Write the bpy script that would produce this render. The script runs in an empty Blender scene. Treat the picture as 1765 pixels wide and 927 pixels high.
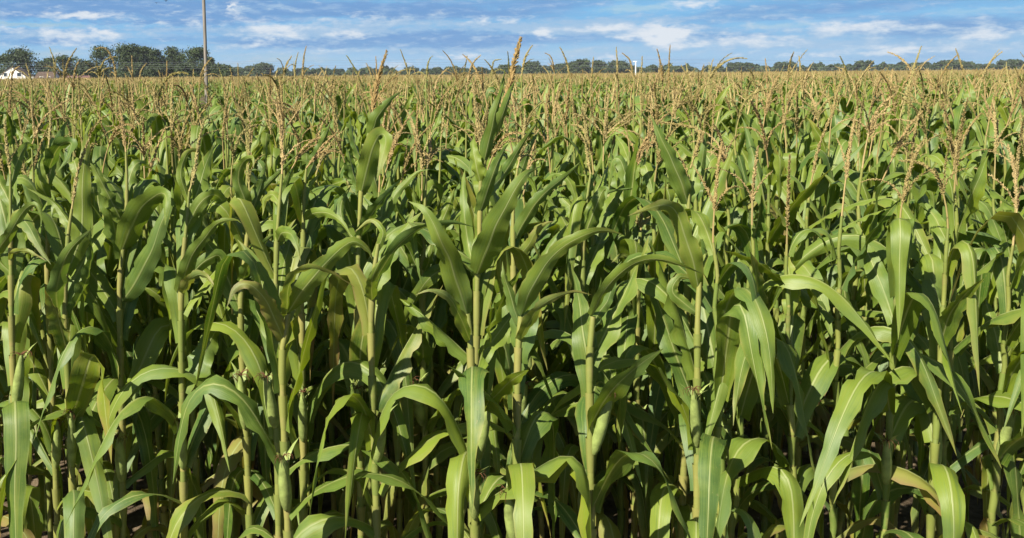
import bpy, math, random
import numpy as np
from mathutils import Vector, Matrix

random.seed(7)
RNG = np.random.default_rng(11)
sc = bpy.context.scene
COL = sc.collection

# ------------------------------------------------------------------ camera
FPX = 1650.0            # focal length in pixels of the photograph
CU, CV = 600.0, 253.0   # where the optical axis meets it
EYE = 2.35
PITCH, ROLL = math.radians(4.3), math.radians(0.52)
cam = bpy.data.cameras.new('camera')
cam.sensor_width = 36.0
cam.lens = 36.0 * FPX / 1765.0
cam.shift_x = (882.5 - CU) / 1765.0
cam.shift_y = -(463.5 - CV) / 1765.0
cam.clip_start, cam.clip_end = 0.1, 9000.0
camo = bpy.data.objects.new('camera', cam)
COL.objects.link(camo)
ROT = (Matrix.Rotation(math.radians(90) - PITCH, 3, 'X') @ Matrix.Rotation(-ROLL, 3, 'Z'))
camo.matrix_world = Matrix.Translation((0, 0, EYE)) @ ROT.to_4x4()
sc.camera = camo
ROTN = np.array(ROT)
EYEV = np.array((0, 0, EYE))


def P(u, v, d):
    """The point at depth d seen at the photograph's pixel u, v."""
    return EYEV + d * (ROTN @ np.array(((u - CU) / FPX, -(v - CV) / FPX, -1.0)))


def ground_at(u, d):
    """Ground position in direction u at depth d."""
    p = P(u, 130, d)
    return np.array((p[0], p[1], 0.0))


# ------------------------------------------------------------------ light
SUN_EL, SUN_AZ = math.radians(41), math.radians(226)   # azimuth clockwise from +Y: behind the camera, to the left
sd = Vector((math.sin(SUN_AZ) * math.cos(SUN_EL), math.cos(SUN_AZ) * math.cos(SUN_EL), math.sin(SUN_EL)))
sun = bpy.data.lights.new('sun', 'SUN')
sun.energy, sun.angle, sun.color = 5.0, math.radians(0.5), (1.0, 0.93, 0.80)
suno = bpy.data.objects.new('sun', sun)
suno.rotation_euler = sd.to_track_quat('Z', 'Y').to_euler()
COL.objects.link(suno)

sc.view_settings.view_transform = 'Standard'
sc.view_settings.look = 'None'
sc.view_settings.gamma = 1.0
EXPO = 1.17
sc.view_settings.exposure = EXPO
sc.view_settings.use_curve_mapping = False


# ------------------------------------------------------------------ node helper
class NT:
    def __init__(s, tree):
        s.t = tree
        tree.nodes.clear()

    def n(s, typ, **kw):
        nd = s.t.nodes.new(typ)
        for k, v in kw.items():
            setattr(nd, k, v)
        return nd

    def put(s, sock, v):
        if isinstance(v, bpy.types.NodeSocket):
            s.t.links.new(v, sock)
        elif v is not None:
            if sock.type == 'RGBA' and len(v) == 3:
                v = (*v, 1.0)
            sock.default_value = v

    def m(s, op, a, b=None, c=None, clamp=False):
        nd = s.n('ShaderNodeMath', operation=op, use_clamp=clamp)
        s.put(nd.inputs[0], a)
        if b is not None:
            s.put(nd.inputs[1], b)
        if c is not None:
            s.put(nd.inputs[2], c)
        return nd.outputs[0]

    def ss(s, x, lo, hi, a=0.0, b=1.0):
        nd = s.n('ShaderNodeMapRange', interpolation_type='SMOOTHSTEP')
        for i, v in enumerate((x, lo, hi, a, b)):
            s.put(nd.inputs[i], v)
        return nd.outputs[0]

    def mix(s, f, a, b, typ='MIX'):
        nd = s.n('ShaderNodeMix', data_type='RGBA', blend_type=typ)
        s.put(nd.inputs[0], f)
        s.put(nd.inputs[6], a)
        s.put(nd.inputs[7], b)
        return nd.outputs[2]

    def vec(s, x, y, z=0.0):
        nd = s.n('ShaderNodeCombineXYZ')
        for i, v in enumerate((x, y, z)):
            s.put(nd.inputs[i], v)
        return nd.outputs[0]

    def noise(s, vec, scale, detail=4.0, rough=0.55, dist=0.0, out=0):
        nd = s.n('ShaderNodeTexNoise')
        if vec is not None:
            s.put(nd.inputs['Vector'], vec)
        nd.inputs['Scale'].default_value = scale
        nd.inputs['Detail'].default_value = detail
        nd.inputs['Roughness'].default_value = rough
        nd.inputs['Distortion'].default_value = dist
        return nd.outputs[out]

    def sep(s, v):
        nd = s.n('ShaderNodeSeparateXYZ')
        s.put(nd.inputs[0], v)
        return nd.outputs


# ------------------------------------------------------------------ sky: Nishita air with banks of cloud in it
world = bpy.data.worlds.new('World')
sc.world = world
world.use_nodes = True
w = NT(world.node_tree)
sky = w.n('ShaderNodeTexSky', sky_type='NISHITA', sun_disc=False)
sky.sun_elevation, sky.sun_rotation = SUN_EL, SUN_AZ
sky.air_density, sky.dust_density, sky.ozone_density = 1.0, 0.4, 2.0
bg_air = w.n('ShaderNodeBackground')
w.put(bg_air.inputs[0], sky.outputs[0])
AIR = 0.043
bg_air.inputs[1].default_value = AIR
dx, dy, dz = w.sep(w.n('ShaderNodeTexCoord').outputs['Generated'])
az = w.m('MULTIPLY', w.m('ARCTAN2', dx, dy), 57.2958)
el = w.m('MULTIPLY', w.m('ARCSINE', dz), 57.2958)
wob = w.noise(w.vec(w.m('MULTIPLY', az, 0.95), w.m('MULTIPLY', el, 2.2), 3.0), 1.0, 6, 0.6, out=1)
wx, wy, _wz = w.sep(wob)
azw = w.m('ADD', az, w.m('MULTIPLY', w.m('SUBTRACT', wx, 0.5), 3.0))
elw = w.m('ADD', el, w.m('MULTIPLY', w.m('SUBTRACT', wy, 0.5), 0.70))


def AZ(u):
    return math.degrees(math.atan((u - CU) / FPX))


def EL(u, v):
    p = P(u, v, 1.0) - EYEV
    return math.degrees(math.asin(p[2] / np.linalg.norm(p)))


def blob(u, v, su, sv, soft=True):
    a0, e0 = AZ(u), EL(u, v)
    sa, se = math.degrees(su / FPX), math.degrees(sv / FPX)
    a = w.m('DIVIDE', w.m('SUBTRACT', azw, a0), sa)
    e = w.m('DIVIDE', w.m('SUBTRACT', elw, e0), se)
    r2 = w.m('ADD', w.m('MULTIPLY', a, a), w.m('MULTIPLY', e, e))
    return w.m('EXPONENT', w.m('MULTIPLY', r2, -1.0))


def total(blobs):
    acc = None
    for b in blobs:
        x = w.m('MULTIPLY', blob(*b[:4]), b[4])
        acc = x if acc is None else w.m('ADD', acc, x)
    return acc


sheet = w.noise(w.vec(w.m('MULTIPLY', az, 0.11), w.m('MULTIPLY', el, 0.95), 1.0), 1.0, 5, 0.55)
puff = w.noise(w.vec(w.m('MULTIPLY', az, 0.85), w.m('MULTIPLY', el, 2.6), 8.0), 1.0, 6, 0.62)
fine = w.noise(w.vec(w.m('MULTIPLY', az, 0.62), w.m('MULTIPLY', el, 3.2), 5.0), 1.0, 5, 0.6)
# lilac-blue undersides
grey = total([(150, 6, 300, 13, .6), (520, 14, 280, 15, .65), (820, 12, 200, 11, .6), (40, 22, 120, 15, .9), (330, 22, 130, 22, .75), (240, 40, 110, 5, .5), (460, 38, 120, 9, .7), (640, 18, 110, 13, .7), (800, 27, 130, 8, .7),
              (680, 65, 170, 17, .75), (880, 70, 130, 14, .6), (1020, 64, 110, 13, .5), (250, 72, 130, 9, .5), (60, 70, 90, 10, .5), (520, 73, 90, 9, .5),
              (1240, 62, 90, 14, .5), (1420, 22, 150, 14, .7), (1600, 50, 150, 15, .7), (1170, 14, 40, 5, .4)])
clear = total([(130, 43, 120, 5, 1.1), (20, 41, 60, 5, .8), (470, 42, 130, 5, .7), (590, 33, 50, 6, .7), (1110, 12, 90, 8, 1.2), (870, 12, 60, 5, .3), (110, 92, 70, 14, .45),
               (480, 95, 200, 15, .5), (1040, 85, 200, 10, .3), (1330, 45, 110, 8, .8), (1650, 20, 120, 8, .8)])
white = total([(140, 27, 75, 5.6, 0.94), (20, 50, 28, 7.0, 0.66), (80, 57, 15, 8.4, 0.55), (128, 62, 30, 11.2, 0.83), (171, 55, 16, 8.4, 0.83), (198, 59, 20, 7.0, 0.72), (300, 43, 75, 4.2, 0.44),
               (407, 10, 8, 8.4, 0.99), (475, 55, 52, 12.6, 0.94), (590, 53, 50, 11.2, 0.39), (605, 60, 30, 5.6, 0.66), (640, 33, 75, 8.4, 0.39), (827, 36, 20, 5.6, 0.77), (878, 36, 18, 5.6, 0.55), (930, 56, 21, 8.4, 0.99),
               (1050, 48, 69, 7.0, 0.83), (1150, 50, 62, 8.4, 0.66), (1078, 63, 25, 5.6, 0.55), (1138, 66, 32, 11.2, 1.20), (1160, 58, 20, 9.8, 0.77), (1190, 6, 38, 8.4, 0.88), (810, 95, 30, 7.0, 0.77),
               (1052, 98, 20, 5.6, 0.66), (690, 112, 50, 9.8, 0.44), (440, 78, 50, 5.6, 0.44), (570, 86, 50, 4.2, 0.44), (100, 78, 75, 5.6, 0.39), (1190, 78, 38, 7.0, 0.55), (420, 33, 75, 14.0, 0.28),
               (1300, 70, 75, 9.8, 0.77), (1470, 46, 75, 9.8, 0.88), (1560, 85, 62, 8.4, 0.77), (1700, 60, 50, 11.2, 0.77), (1390, 95, 62, 5.6, 0.55)])
light = total([(50, 58, 90, 9, .8), (190, 60, 80, 10, .8), (140, 30, 120, 5, .6), (330, 50, 110, 7, .7), (480, 58, 110, 12, .95), (600, 52, 90, 14, .9), (440, 14, 110, 12, .55), (700, 36, 110, 11, .8),
               (860, 46, 100, 9, .6), (960, 50, 120, 12, .9), (1110, 52, 110, 10, .95), (1080, 34, 120, 7, .7), (1150, 70, 60, 12, .8), (100, 82, 120, 6, .5), (420, 80, 160, 5, .6), (700, 86, 200, 6, .7),
               (1000, 92, 200, 8, .7), (300, 98, 300, 8, .5), (1340, 72, 140, 10, .9), (1480, 48, 120, 10, .9), (1600, 82, 160, 9, .8), (1720, 58, 90, 12, .8), (1300, 20, 90, 8, .6)])
g_mask = w.m('ADD', w.m('MULTIPLY', w.m('SUBTRACT', grey, clear), 0.75), w.m('MULTIPLY', w.m('SUBTRACT', sheet, 0.47), 2.0))
g_mask = w.ss(w.m('ADD', g_mask, w.m('MULTIPLY', w.m('SUBTRACT', fine, 0.5), 0.8)), -0.15, 0.75)
w_mask = w.m('ADD', w.m('MULTIPLY', white, 1.2), w.m('MULTIPLY', w.m('SUBTRACT', puff, 0.50), 2.8))
w_mask = w.ss(w_mask, 0.08, 1.35)
veil = w.mix(w.ss(el, 0.2, 3.6), (0.33, 0.56, 0.80), (0.205, 0.50, 0.82))
c = w.mix(w.m('MULTIPLY', g_mask, w.ss(el, 0.4, 2.2, .45, 1.0)), veil, (0.165, 0.350, 0.66))
c = w.mix(w.m('MULTIPLY', w.ss(fine, .46, .68), 0.40), c, (0.42, 0.60, 0.83))
l_mask = w.ss(w.m('ADD', light, w.m('ADD', w.m('MULTIPLY', w.m('SUBTRACT', puff, .5), 2.6), w.m('MULTIPLY', w.m('SUBTRACT', fine, .5), 1.2))), 0.10, 1.0, 0.0, 0.9)
c = w.mix(l_mask, c, (0.355, 0.545, 0.77))
c = w.mix(w_mask, c, (0.74, 0.80, 0.88))
bg_cloud = w.n('ShaderNodeBackground')
w.put(bg_cloud.inputs[0], c)
bg_cloud.inputs[1].default_value = 2 ** -EXPO   # cloud radiance as the exposed picture shows it
lowpart = w.ss(el, 5.0, 14.0, 1.0, 0.0)
cover = w.m('MULTIPLY', lowpart, w.ss(w.m('SUBTRACT', w.m('ADD', w.m('MULTIPLY', w.m('ADD', grey, white), .5), sheet), w.m('MULTIPLY', clear, .6)), -0.05, 0.4, 0.62, 0.97))
mixs = w.n('ShaderNodeMixShader')
w.put(mixs.inputs[0], cover)
w.t.links.new(bg_air.outputs[0], mixs.inputs[1])
w.t.links.new(bg_cloud.outputs[0], mixs.inputs[2])
w.t.links.new(mixs.outputs[0], w.n('ShaderNodeOutputWorld').inputs[0])


# ------------------------------------------------------------------ materials
def mat(name):
    m = bpy.data.materials.new(name)
    m.use_nodes = True
    return m, NT(m.node_tree)


def finish(nt, shader):
    nt.t.links.new(shader, nt.n('ShaderNodeOutputMaterial').inputs[0])


def principled(nt, col, rough=0.6, spec=0.4, normal=None):
    b = nt.n('ShaderNodeBsdfPrincipled')
    nt.put(b.inputs['Base Color'], col)
    nt.put(b.inputs['Roughness'], rough)
    nt.put(b.inputs['Specular IOR Level'], spec)
    if normal is not None:
        nt.put(b.inputs['Normal'], normal)
    return b.outputs[0]


def attr(nt, name):
    a = nt.n('ShaderNodeAttribute', attribute_name=name)
    return nt.sep(a.outputs['Vector'])


def bump(nt, h, strength, dist=0.01):
    b = nt.n('ShaderNodeBump')
    b.inputs['Strength'].default_value = strength
    b.inputs['Distance'].default_value = dist
    nt.put(b.inputs['Height'], h)
    return b.outputs[0]


def leaf_material():
    m, n = mat('corn_leaf')
    uv = n.n('ShaderNodeUVMap', uv_map='UVMap').outputs[0]
    ux, uy, _ = n.sep(uv)
    tr, tg, tb = attr(n, 'tint')
    x = n.m('ABSOLUTE', n.m('SUBTRACT', n.m('MULTIPLY', ux, 2.0), 1.0))
    geo = n.n('ShaderNodeNewGeometry')
    pos = geo.outputs['Position']
    blotch = n.noise(pos, 9.0, 4, 0.6)
    col = n.mix(tr, (0.020, 0.072, 0.007), (0.192, 0.245, 0.010))
    col = n.mix(n.m('MULTIPLY', n.ss(blotch, .40, .72), .65), col, (0.168, 0.222, 0.020))
    col = n.mix(n.m('MULTIPLY', n.ss(n.noise(pos, 5.0, 3, .6), .48, .68), .45), col, (0.052, 0.118, 0.026))
    # parallel veins and streaks along the blade
    vein = n.noise(n.vec(n.m('MULTIPLY', ux, 34.0), n.m('MULTIPLY', uy, 1.3), n.m('MULTIPLY', tb, 50.0)), 1.0, 3, 0.65)
    col = n.mix(n.ss(vein, .40, .66, 0.0, .55), col, (0.158, 0.225, 0.040))
    streak = n.noise(n.vec(n.m('MULTIPLY', ux, 7.0), n.m('MULTIPLY', uy, 2.4), n.m('MULTIPLY', tb, 90.0)), 1.0, 5, 0.7)
    col = n.mix(n.ss(streak, .52, .74, 0.0, .55), col, (0.215, 0.225, 0.038))
    col = n.mix(n.ss(streak, .46, .30, 0.0, .5), col, (0.040, 0.098, 0.018))
    # ageing from tips and margins
    age = n.m('ADD', n.m('MULTIPLY', n.m('POWER', uy, 3.0), .55), n.m('MULTIPLY', n.m('POWER', x, 5.0), .40))
    age = n.m('ADD', n.m('ADD', age, n.m('MULTIPLY', n.m('SUBTRACT', blotch, .5), 1.1)), n.m('SUBTRACT', n.m('MULTIPLY', tg, 1.35), .54))
    col = n.mix(n.ss(age, 0.12, 0.75, 0.0, .85), col, (0.25, 0.235, 0.045))
    col = n.mix(n.ss(age, 0.62, 1.05, 0.0, .9), col, (0.23, 0.145, 0.055))
    spots = n.noise(pos, 120.0, 2, 0.5)
    col = n.mix(n.ss(n.m('ADD', spots, n.m('MULTIPLY', tg, .08)), .70, .76, 0.0, .55), col, (0.24, 0.20, 0.07))
    rib = n.ss(x, n.m('ADD', .02, n.m('MULTIPLY', n.m('SUBTRACT', 1.0, uy), .035)), n.m('ADD', .05, n.m('MULTIPLY', n.m('SUBTRACT', 1.0, uy), .07)), 1.0, 0.0)
    col = n.mix(n.m('MULTIPLY', rib, .72), col, (0.37, 0.40, 0.17))
    band = n.m('MULTIPLY', n.ss(x, .08, .34, 1.0, 0.0), n.ss(streak, .42, .62))
    col = n.mix(n.m('MULTIPLY', band, .5), col, (0.235, 0.265, 0.055))
    painted_sheen = n.noise(pos, 3.5, 3, .5)  # patches of bluish sunlit sheen painted into the leaf colour
    col = n.mix(n.ss(painted_sheen, .50, .70, 0.0, .45), col, (0.095, 0.165, 0.062))
    back = geo.outputs['Backfacing']
    col = n.mix(n.m('MULTIPLY', back, .18), col, (0.13, 0.19, 0.075))
    nrm = bump(n, n.m('ADD', n.m('MULTIPLY', vein, .6), n.m('MULTIPLY', rib, -.8)), .35, .004)
    pr = principled(n, col, n.m('ADD', .36, n.m('MULTIPLY', blotch, .24)), .36, nrm)
    tl = n.n('ShaderNodeBsdfTranslucent')
    n.put(tl.inputs[0], n.mix(1.0, col, (1.5, 1.5, 0.65), 'MULTIPLY'))
    mx = n.n('ShaderNodeMixShader')
    mx.inputs[0].default_value = 0.30
    n.t.links.new(pr, mx.inputs[1])
    n.t.links.new(tl.outputs[0], mx.inputs[2])
    finish(n, mx.outputs[0])
    return m


def stalk_material():
    m, n = mat('corn_stalk')
    tr, tg, tb = attr(n, 'tint')
    pos = n.n('ShaderNodeNewGeometry').outputs['Position']
    b = n.noise(pos, 14.0, 4, .6)
    col = n.mix(tr, (0.10, 0.150, 0.028), (0.20, 0.215, 0.050))
    col = n.mix(n.ss(b, .5, .75, 0, .6), col, (0.25, 0.22, 0.08))
    col = n.mix(tg, col, (0.33, 0.235, 0.095))
    finish(n, principled(n, col, .5, .35, bump(n, n.noise(pos, 160.0, 2), .2, .002)))
    return m


def tassel_material():
    m, n = mat('corn_tassel')
    tr, tg, tb = attr(n, 'tint')
    pos = n.n('ShaderNodeNewGeometry').outputs['Position']
    b = n.noise(pos, 90.0, 3, .6)
    col = n.mix(tr, (0.28, 0.190, 0.070), (0.48, 0.370, 0.175))
    col = n.mix(n.ss(b, .45, .7, 0, .5), col, (0.33, 0.23, 0.09))
    col = n.mix(tg, col, (0.22, 0.25, 0.07))
    pr = principled(n, col, .75, .2)
    tl = n.n('ShaderNodeBsdfTranslucent')
    n.put(tl.inputs[0], col)
    mx = n.n('ShaderNodeMixShader')
    mx.inputs[0].default_value = 0.2
    n.t.links.new(pr, mx.inputs[1])
    n.t.links.new(tl.outputs[0], mx.inputs[2])
    finish(n, mx.outputs[0])
    return m


def plain(name, col, rough=.7, var=.25, scale=3.0, spec=.3, stretch=(1, 1, 1)):
    m, n = mat(name)
    tc = n.n('ShaderNodeTexCoord').outputs['Object']
    mp = n.n('ShaderNodeMapping')
    mp.inputs['Scale'].default_value = stretch
    n.put(mp.inputs[0], tc)
    b = n.noise(mp.outputs[0], scale, 5, .6)
    c0 = tuple(x * (1 - var) for x in col)
    c1 = tuple(min(.9, x * (1 + var)) for x in col)
    finish(n, principled(n, n.mix(n.ss(b, .3, .7), c0, c1), rough, spec, bump(n, b, .2, .02)))
    return m


def crown_material():
    m, n = mat('tree_leaves')
    tr, tg, tb = attr(n, 'tint')
    rnd = n.n('ShaderNodeObjectInfo').outputs['Random']
    col = n.mix(tr, (0.020, 0.037, 0.012), (0.062, 0.090, 0.030))
    col = n.mix(n.m('MULTIPLY', tg, .8), col, (0.085, 0.115, 0.030))
    col = n.mix(n.m('MULTIPLY', rnd, .35), col, (0.040, 0.056, 0.022))
    pr = principled(n, col, .6, .25)
    tl = n.n('ShaderNodeBsdfTranslucent')
    n.put(tl.inputs[0], col)
    mx = n.n('ShaderNodeMixShader')
    mx.inputs[0].default_value = 0.2
    n.t.links.new(pr, mx.inputs[1])
    n.t.links.new(tl.outputs[0], mx.inputs[2])
    finish(n, mx.outputs[0])
    return m


def soil_material():
    m, n = mat('field_soil')
    pos = n.n('ShaderNodeNewGeometry').outputs['Position']
    a = n.noise(pos, .02, 4)
    b = n.noise(pos, 6.0, 6, .65)
    col = n.mix(n.ss(b, .35, .65), (0.055, 0.040, 0.026), (0.14, 0.105, 0.068))
    col = n.mix(n.ss(a, .4, .62, 0, .35), col, (0.13, 0.11, 0.045))
    finish(n, principled(n, col, .95, .1, bump(n, b, .8, .06)))
    return m


M = dict(leaf=leaf_material(), stalk=stalk_material(), tassel=tassel_material(), crown=crown_material(), soil=soil_material(),
         husk=plain('ear_husk', (.20, .25, .07), .6, .3, 20), silk=plain('ear_silk', (.11, .045, .02), .8, .4, 60),
         bark=plain('tree_bark', (.075, .06, .045), .9, .3, 4), pole=plain('weathered_pole_wood', (.20, .18, .155), .85, .34, 3, .2, (9, 9, .35)),
         white=plain('white_siding', (.84, .82, .74), .6, .05, 2), brown_roof=plain('brown_roof_shingle', (.085, .060, .046), .9, .2, 1.5),
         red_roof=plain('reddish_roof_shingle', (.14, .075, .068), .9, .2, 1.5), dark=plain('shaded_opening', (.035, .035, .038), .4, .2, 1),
         glass=plain('window_glass', (.04, .05, .06), .1, .1, 1, .5), wire=plain('aluminium_wire', (.16, .17, .19), .5, .1, 1), metal=plain('pole_hardware', (.25, .26, .27), .5, .2, 5),
         post=plain('white_post_paint', (.74, .74, .70), .5, .08, 4), feather=plain('dark_feathers', (.03, .03, .032), .8, .2, 8))


# ------------------------------------------------------------------ mesh building
class MB:
    """Collects quads; verts carry a uv and a tint."""

    def __init__(s):
        s.V, s.F, s.UV, s.T, s.MI, s.n = [], [], [], [], [], 0

    def add(s, V, F, UV=None, T=None, mi=0):
        V = np.asarray(V, float)
        F = np.asarray(F, np.int64)
        k = len(V)
        s.V.append(V)
        s.F.append(F + s.n)
        s.UV.append(np.zeros((k, 2)) if UV is None else np.asarray(UV, float))
        T = np.zeros((k, 3)) if T is None else np.asarray(T, float)
        s.T.append(np.broadcast_to(T, (k, 3)))
        s.MI.append(np.full(len(F), mi, np.int32))
        s.n += k

    def arrays(s):
        return [np.concatenate(x) for x in (s.V, s.F, s.UV, s.T, s.MI)]


def make_mesh(name, arrs, mats, smooth=True):
    V, F, UV, T, MI = arrs
    me = bpy.data.meshes.new(name)
    me.vertices.add(len(V))
    me.vertices.foreach_set('co', V.astype(np.float32).ravel())
    nf = len(F)
    me.loops.add(nf * 4)
    li = F.astype(np.int32).ravel()
    me.loops.foreach_set('vertex_index', li)
    me.polygons.add(nf)
    me.polygons.foreach_set('loop_start', np.arange(0, nf * 4, 4, dtype=np.int32))
    me.polygons.foreach_set('material_index', MI)
    me.polygons.foreach_set('use_smooth', np.full(nf, smooth))
    uvl = me.uv_layers.new(name='UVMap')
    uvl.data.foreach_set('uv', UV[li].astype(np.float32).ravel())
    at = me.attributes.new('tint', 'FLOAT_COLOR', 'POINT')
    at.data.foreach_set('color', np.concatenate([T, np.ones((len(T), 1))], 1).astype(np.float32).ravel())
    for x in mats:
        me.materials.append(x)
    me.update()
    me.validate()
    return me


def unit(a):
    return a / np.maximum(np.linalg.norm(a, axis=-1, keepdims=True), 1e-9)


def grid_faces(n, m, wrap=False):
    i = np.arange(n - 1)[:, None]
    j = np.arange(m if wrap else m - 1)[None, :]
    j2 = (j + 1) % m
    return np.stack([i * m + j, i * m + j2, (i + 1) * m + j2, (i + 1) * m + j], -1).reshape(-1, 4)


def tube(mb, pts, rad, sides=6, tint=(0, 0, 0), mi=0):
    pts = np.asarray(pts, float)
    n = len(pts)
    rad = np.broadcast_to(np.asarray(rad, float), (n,))
    T = unit(np.gradient(pts, axis=0))
    ref = np.array((0.0, 1.0, 0.0)) if abs(T[0][1]) < .8 else np.array((1.0, 0, 0))
    A = unit(np.cross(T, ref))
    B = np.cross(T, A)
    ang = np.arange(sides) * 2 * math.pi / sides
    V = pts[:, None] + rad[:, None, None] * (A[:, None] * np.cos(ang)[None, :, None] + B[:, None] * np.sin(ang)[None, :, None])
    uv = np.stack(np.meshgrid(ang / 6.283, np.linspace(0, 1, n)), -1).reshape(-1, 2)
    mb.add(V.reshape(-1, 3), grid_faces(n, sides, True), uv, tint, mi)


def rotate_about(v, axis, ang):
    c, s = np.cos(ang)[:, None], np.sin(ang)[:, None]
    return v * c + np.cross(axis, v) * s + axis * (np.sum(axis * v, -1, keepdims=True)) * (1 - c)


def blade(mb, pts, W, side, cols=5, tint=(.5, .2, .5), twist=0.0, fold=.28, wave=.12, rng=RNG, base=.55, mi=0, tip=1.7):
    """A corn leaf: pts down its midrib, side a vector (or one per point) across it."""
    n = len(pts)
    t = np.linspace(0, 1, n)
    T = unit(np.gradient(pts, axis=0))
    S = np.broadcast_to(np.asarray(side, float), (n, 3))
    S = unit(S - T * np.sum(S * T, -1, keepdims=True))
    S = rotate_about(S, T, twist * np.clip(t, 0, 1) ** 1.3)
    N = np.cross(S, T)
    u = np.clip(t / .28, 0, 1)
    wd = (base + (1 - base) * u * u * (3 - 2 * u)) * (1 - np.clip((t - .25) / .75, 0, 1) ** tip)
    wd = W * .5 * np.maximum(wd, .012)
    x = np.linspace(-1, 1, cols)
    fo = fold + .75 * (1 - np.clip(t / .16, 0, 1)) ** 2
    ph = rng.uniform(0, 6.28, 2)
    fr = rng.uniform(2.6, 6.0, 2)
    wv = wave * np.where(x[None] < 0, np.sin(t[:, None] * fr[0] * 6.28 + ph[0]), np.sin(t[:, None] * fr[1] * 6.28 + ph[1])) * np.abs(x)[None] ** 2 * np.clip(t * 5, 0, 1)[:, None]
    half = np.repeat(wd[:, None], cols, 1)
    if n >= 20:                                         # nicks and tears along the margins
        for e in (0, cols - 1):
            half[:, e] *= 1 - .42 * np.clip(rng.normal(-.12, .4, n), 0, 1) * np.clip(t * 2, .2, 1)
        pts = pts + S * (np.convolve(rng.normal(0, 1, n + 8), np.hanning(11)[1:-1] / 5, 'valid') * W * .06)[:, None] * np.clip(t * 4, 0, 1)[:, None]
    cr = np.sqrt(np.maximum(1 - (fo * .55) ** 2, .25))[:, None]
    V = pts[:, None] + S[:, None] * (x[None] * half * cr)[..., None] + N[:, None] * ((fo[:, None] * np.abs(x)[None] ** 1.25 + wv) * wd[:, None])[..., None]
    uv = np.stack(np.meshgrid(x * .5 + .5, t), -1).reshape(-1, 2)
    mb.add(V.reshape(-1, 3), grid_faces(n, cols), uv, tint, mi)


def arc_pts(p0, azim, th0, th1, tf, sharp, L, n, drift=0.0):
    """A leaf's midrib from p0: elevation falls from th0 to th1 round fraction tf."""
    t = (np.arange(n - 1) + .5) / (n - 1)
    s = 1 / (1 + np.exp(-(t - tf) * sharp))
    s0, s1 = 1 / (1 + np.exp(tf * sharp)), 1 / (1 + np.exp(-(1 - tf) * sharp))
    s = (s - s0) / (s1 - s0)
    th = th0 + (th1 - th0) * s
    a = azim + drift * t
    d = np.stack([np.cos(th) * np.cos(a), np.cos(th) * np.sin(a), np.sin(th)], -1) * (L / (n - 1))
    return np.concatenate([[p0], p0 + np.cumsum(d, 0)])


def spikelets(mb, pts, dens, size, rng, tint, mi=0, spread=.9):
    """Grain-like florets round a tassel branch."""
    pts = np.asarray(pts)
    seg = np.linalg.norm(np.diff(pts, axis=0), axis=1)
    cum = np.concatenate([[0], np.cumsum(seg)])
    L = cum[-1]
    k = max(3, int(L * dens))
    s = (np.arange(k) + rng.uniform(0, 1, k)) / k * L
    c = np.stack([np.interp(s, cum, pts[:, i]) for i in range(3)], -1)
    T = unit(np.gradient(pts, axis=0))
    t = unit(np.stack([np.interp(s, cum, T[:, i]) for i in range(3)], -1))
    rv = unit(np.cross(t, rng.normal(size=(k, 3))))
    d = unit(t * rng.uniform(.8, 1.5, (k, 1)) + rv * spread)
    a = unit(np.cross(d, rng.normal(size=(k, 3))))
    b = np.cross(d, a)
    sz = size * rng.uniform(.7, 1.25, (k, 1)) * np.clip(1.15 - (s / L)[:, None] ** 3 * .6, .4, 1.2)
    o = c + rv * size * .10
    ring = []
    for f, r in ((0, .12), (.45, .24), (1, .05)):
        for x, y in ((1, 1), (-1, 1), (-1, -1), (1, -1)):
            ring.append(o + d * sz * f + (a * x + b * y) * sz * r * .75)
    V = np.stack(ring, 1)
    F0 = np.array([[r * 4 + i, r * 4 + (i + 1) % 4, r * 4 + 4 + (i + 1) % 4, r * 4 + 4 + i] for r in range(2) for i in range(4)])
    F = (np.arange(k)[:, None, None] * 12 + F0[None]).reshape(-1, 4)
    tt = np.repeat(np.clip(np.asarray(tint)[None] + rng.normal(0, .16, (k, 1)) * np.array([[1, 0, 0]]), 0, 1), 12, 0)
    mb.add(V.reshape(-1, 3), F, None, tt, mi)


def bent(p0, d0, L, n, bend, rng):
    """A curve of length L from p0 along d0 that turns over by bend radians in a vertical plane."""
    d = unit(np.array(d0, float))
    h = d * (1, 1, 0)
    if np.linalg.norm(h) < .12:
        a = rng.uniform(0, 6.28)
        h = np.array((math.cos(a), math.sin(a), 0))
    h = unit(h)
    phi = math.acos(max(-1, min(1, d[2]))) + bend * (np.arange(n - 1) / max(1, n - 2)) ** 1.25
    dirs = np.cos(phi)[:, None] * np.array((0, 0, 1.0)) + np.sin(phi)[:, None] * h + rng.normal(0, .018, (n - 1, 3))
    return np.concatenate([[np.array(p0, float)], p0 + np.cumsum(unit(dirs) * L / (n - 1), 0)])


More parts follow.
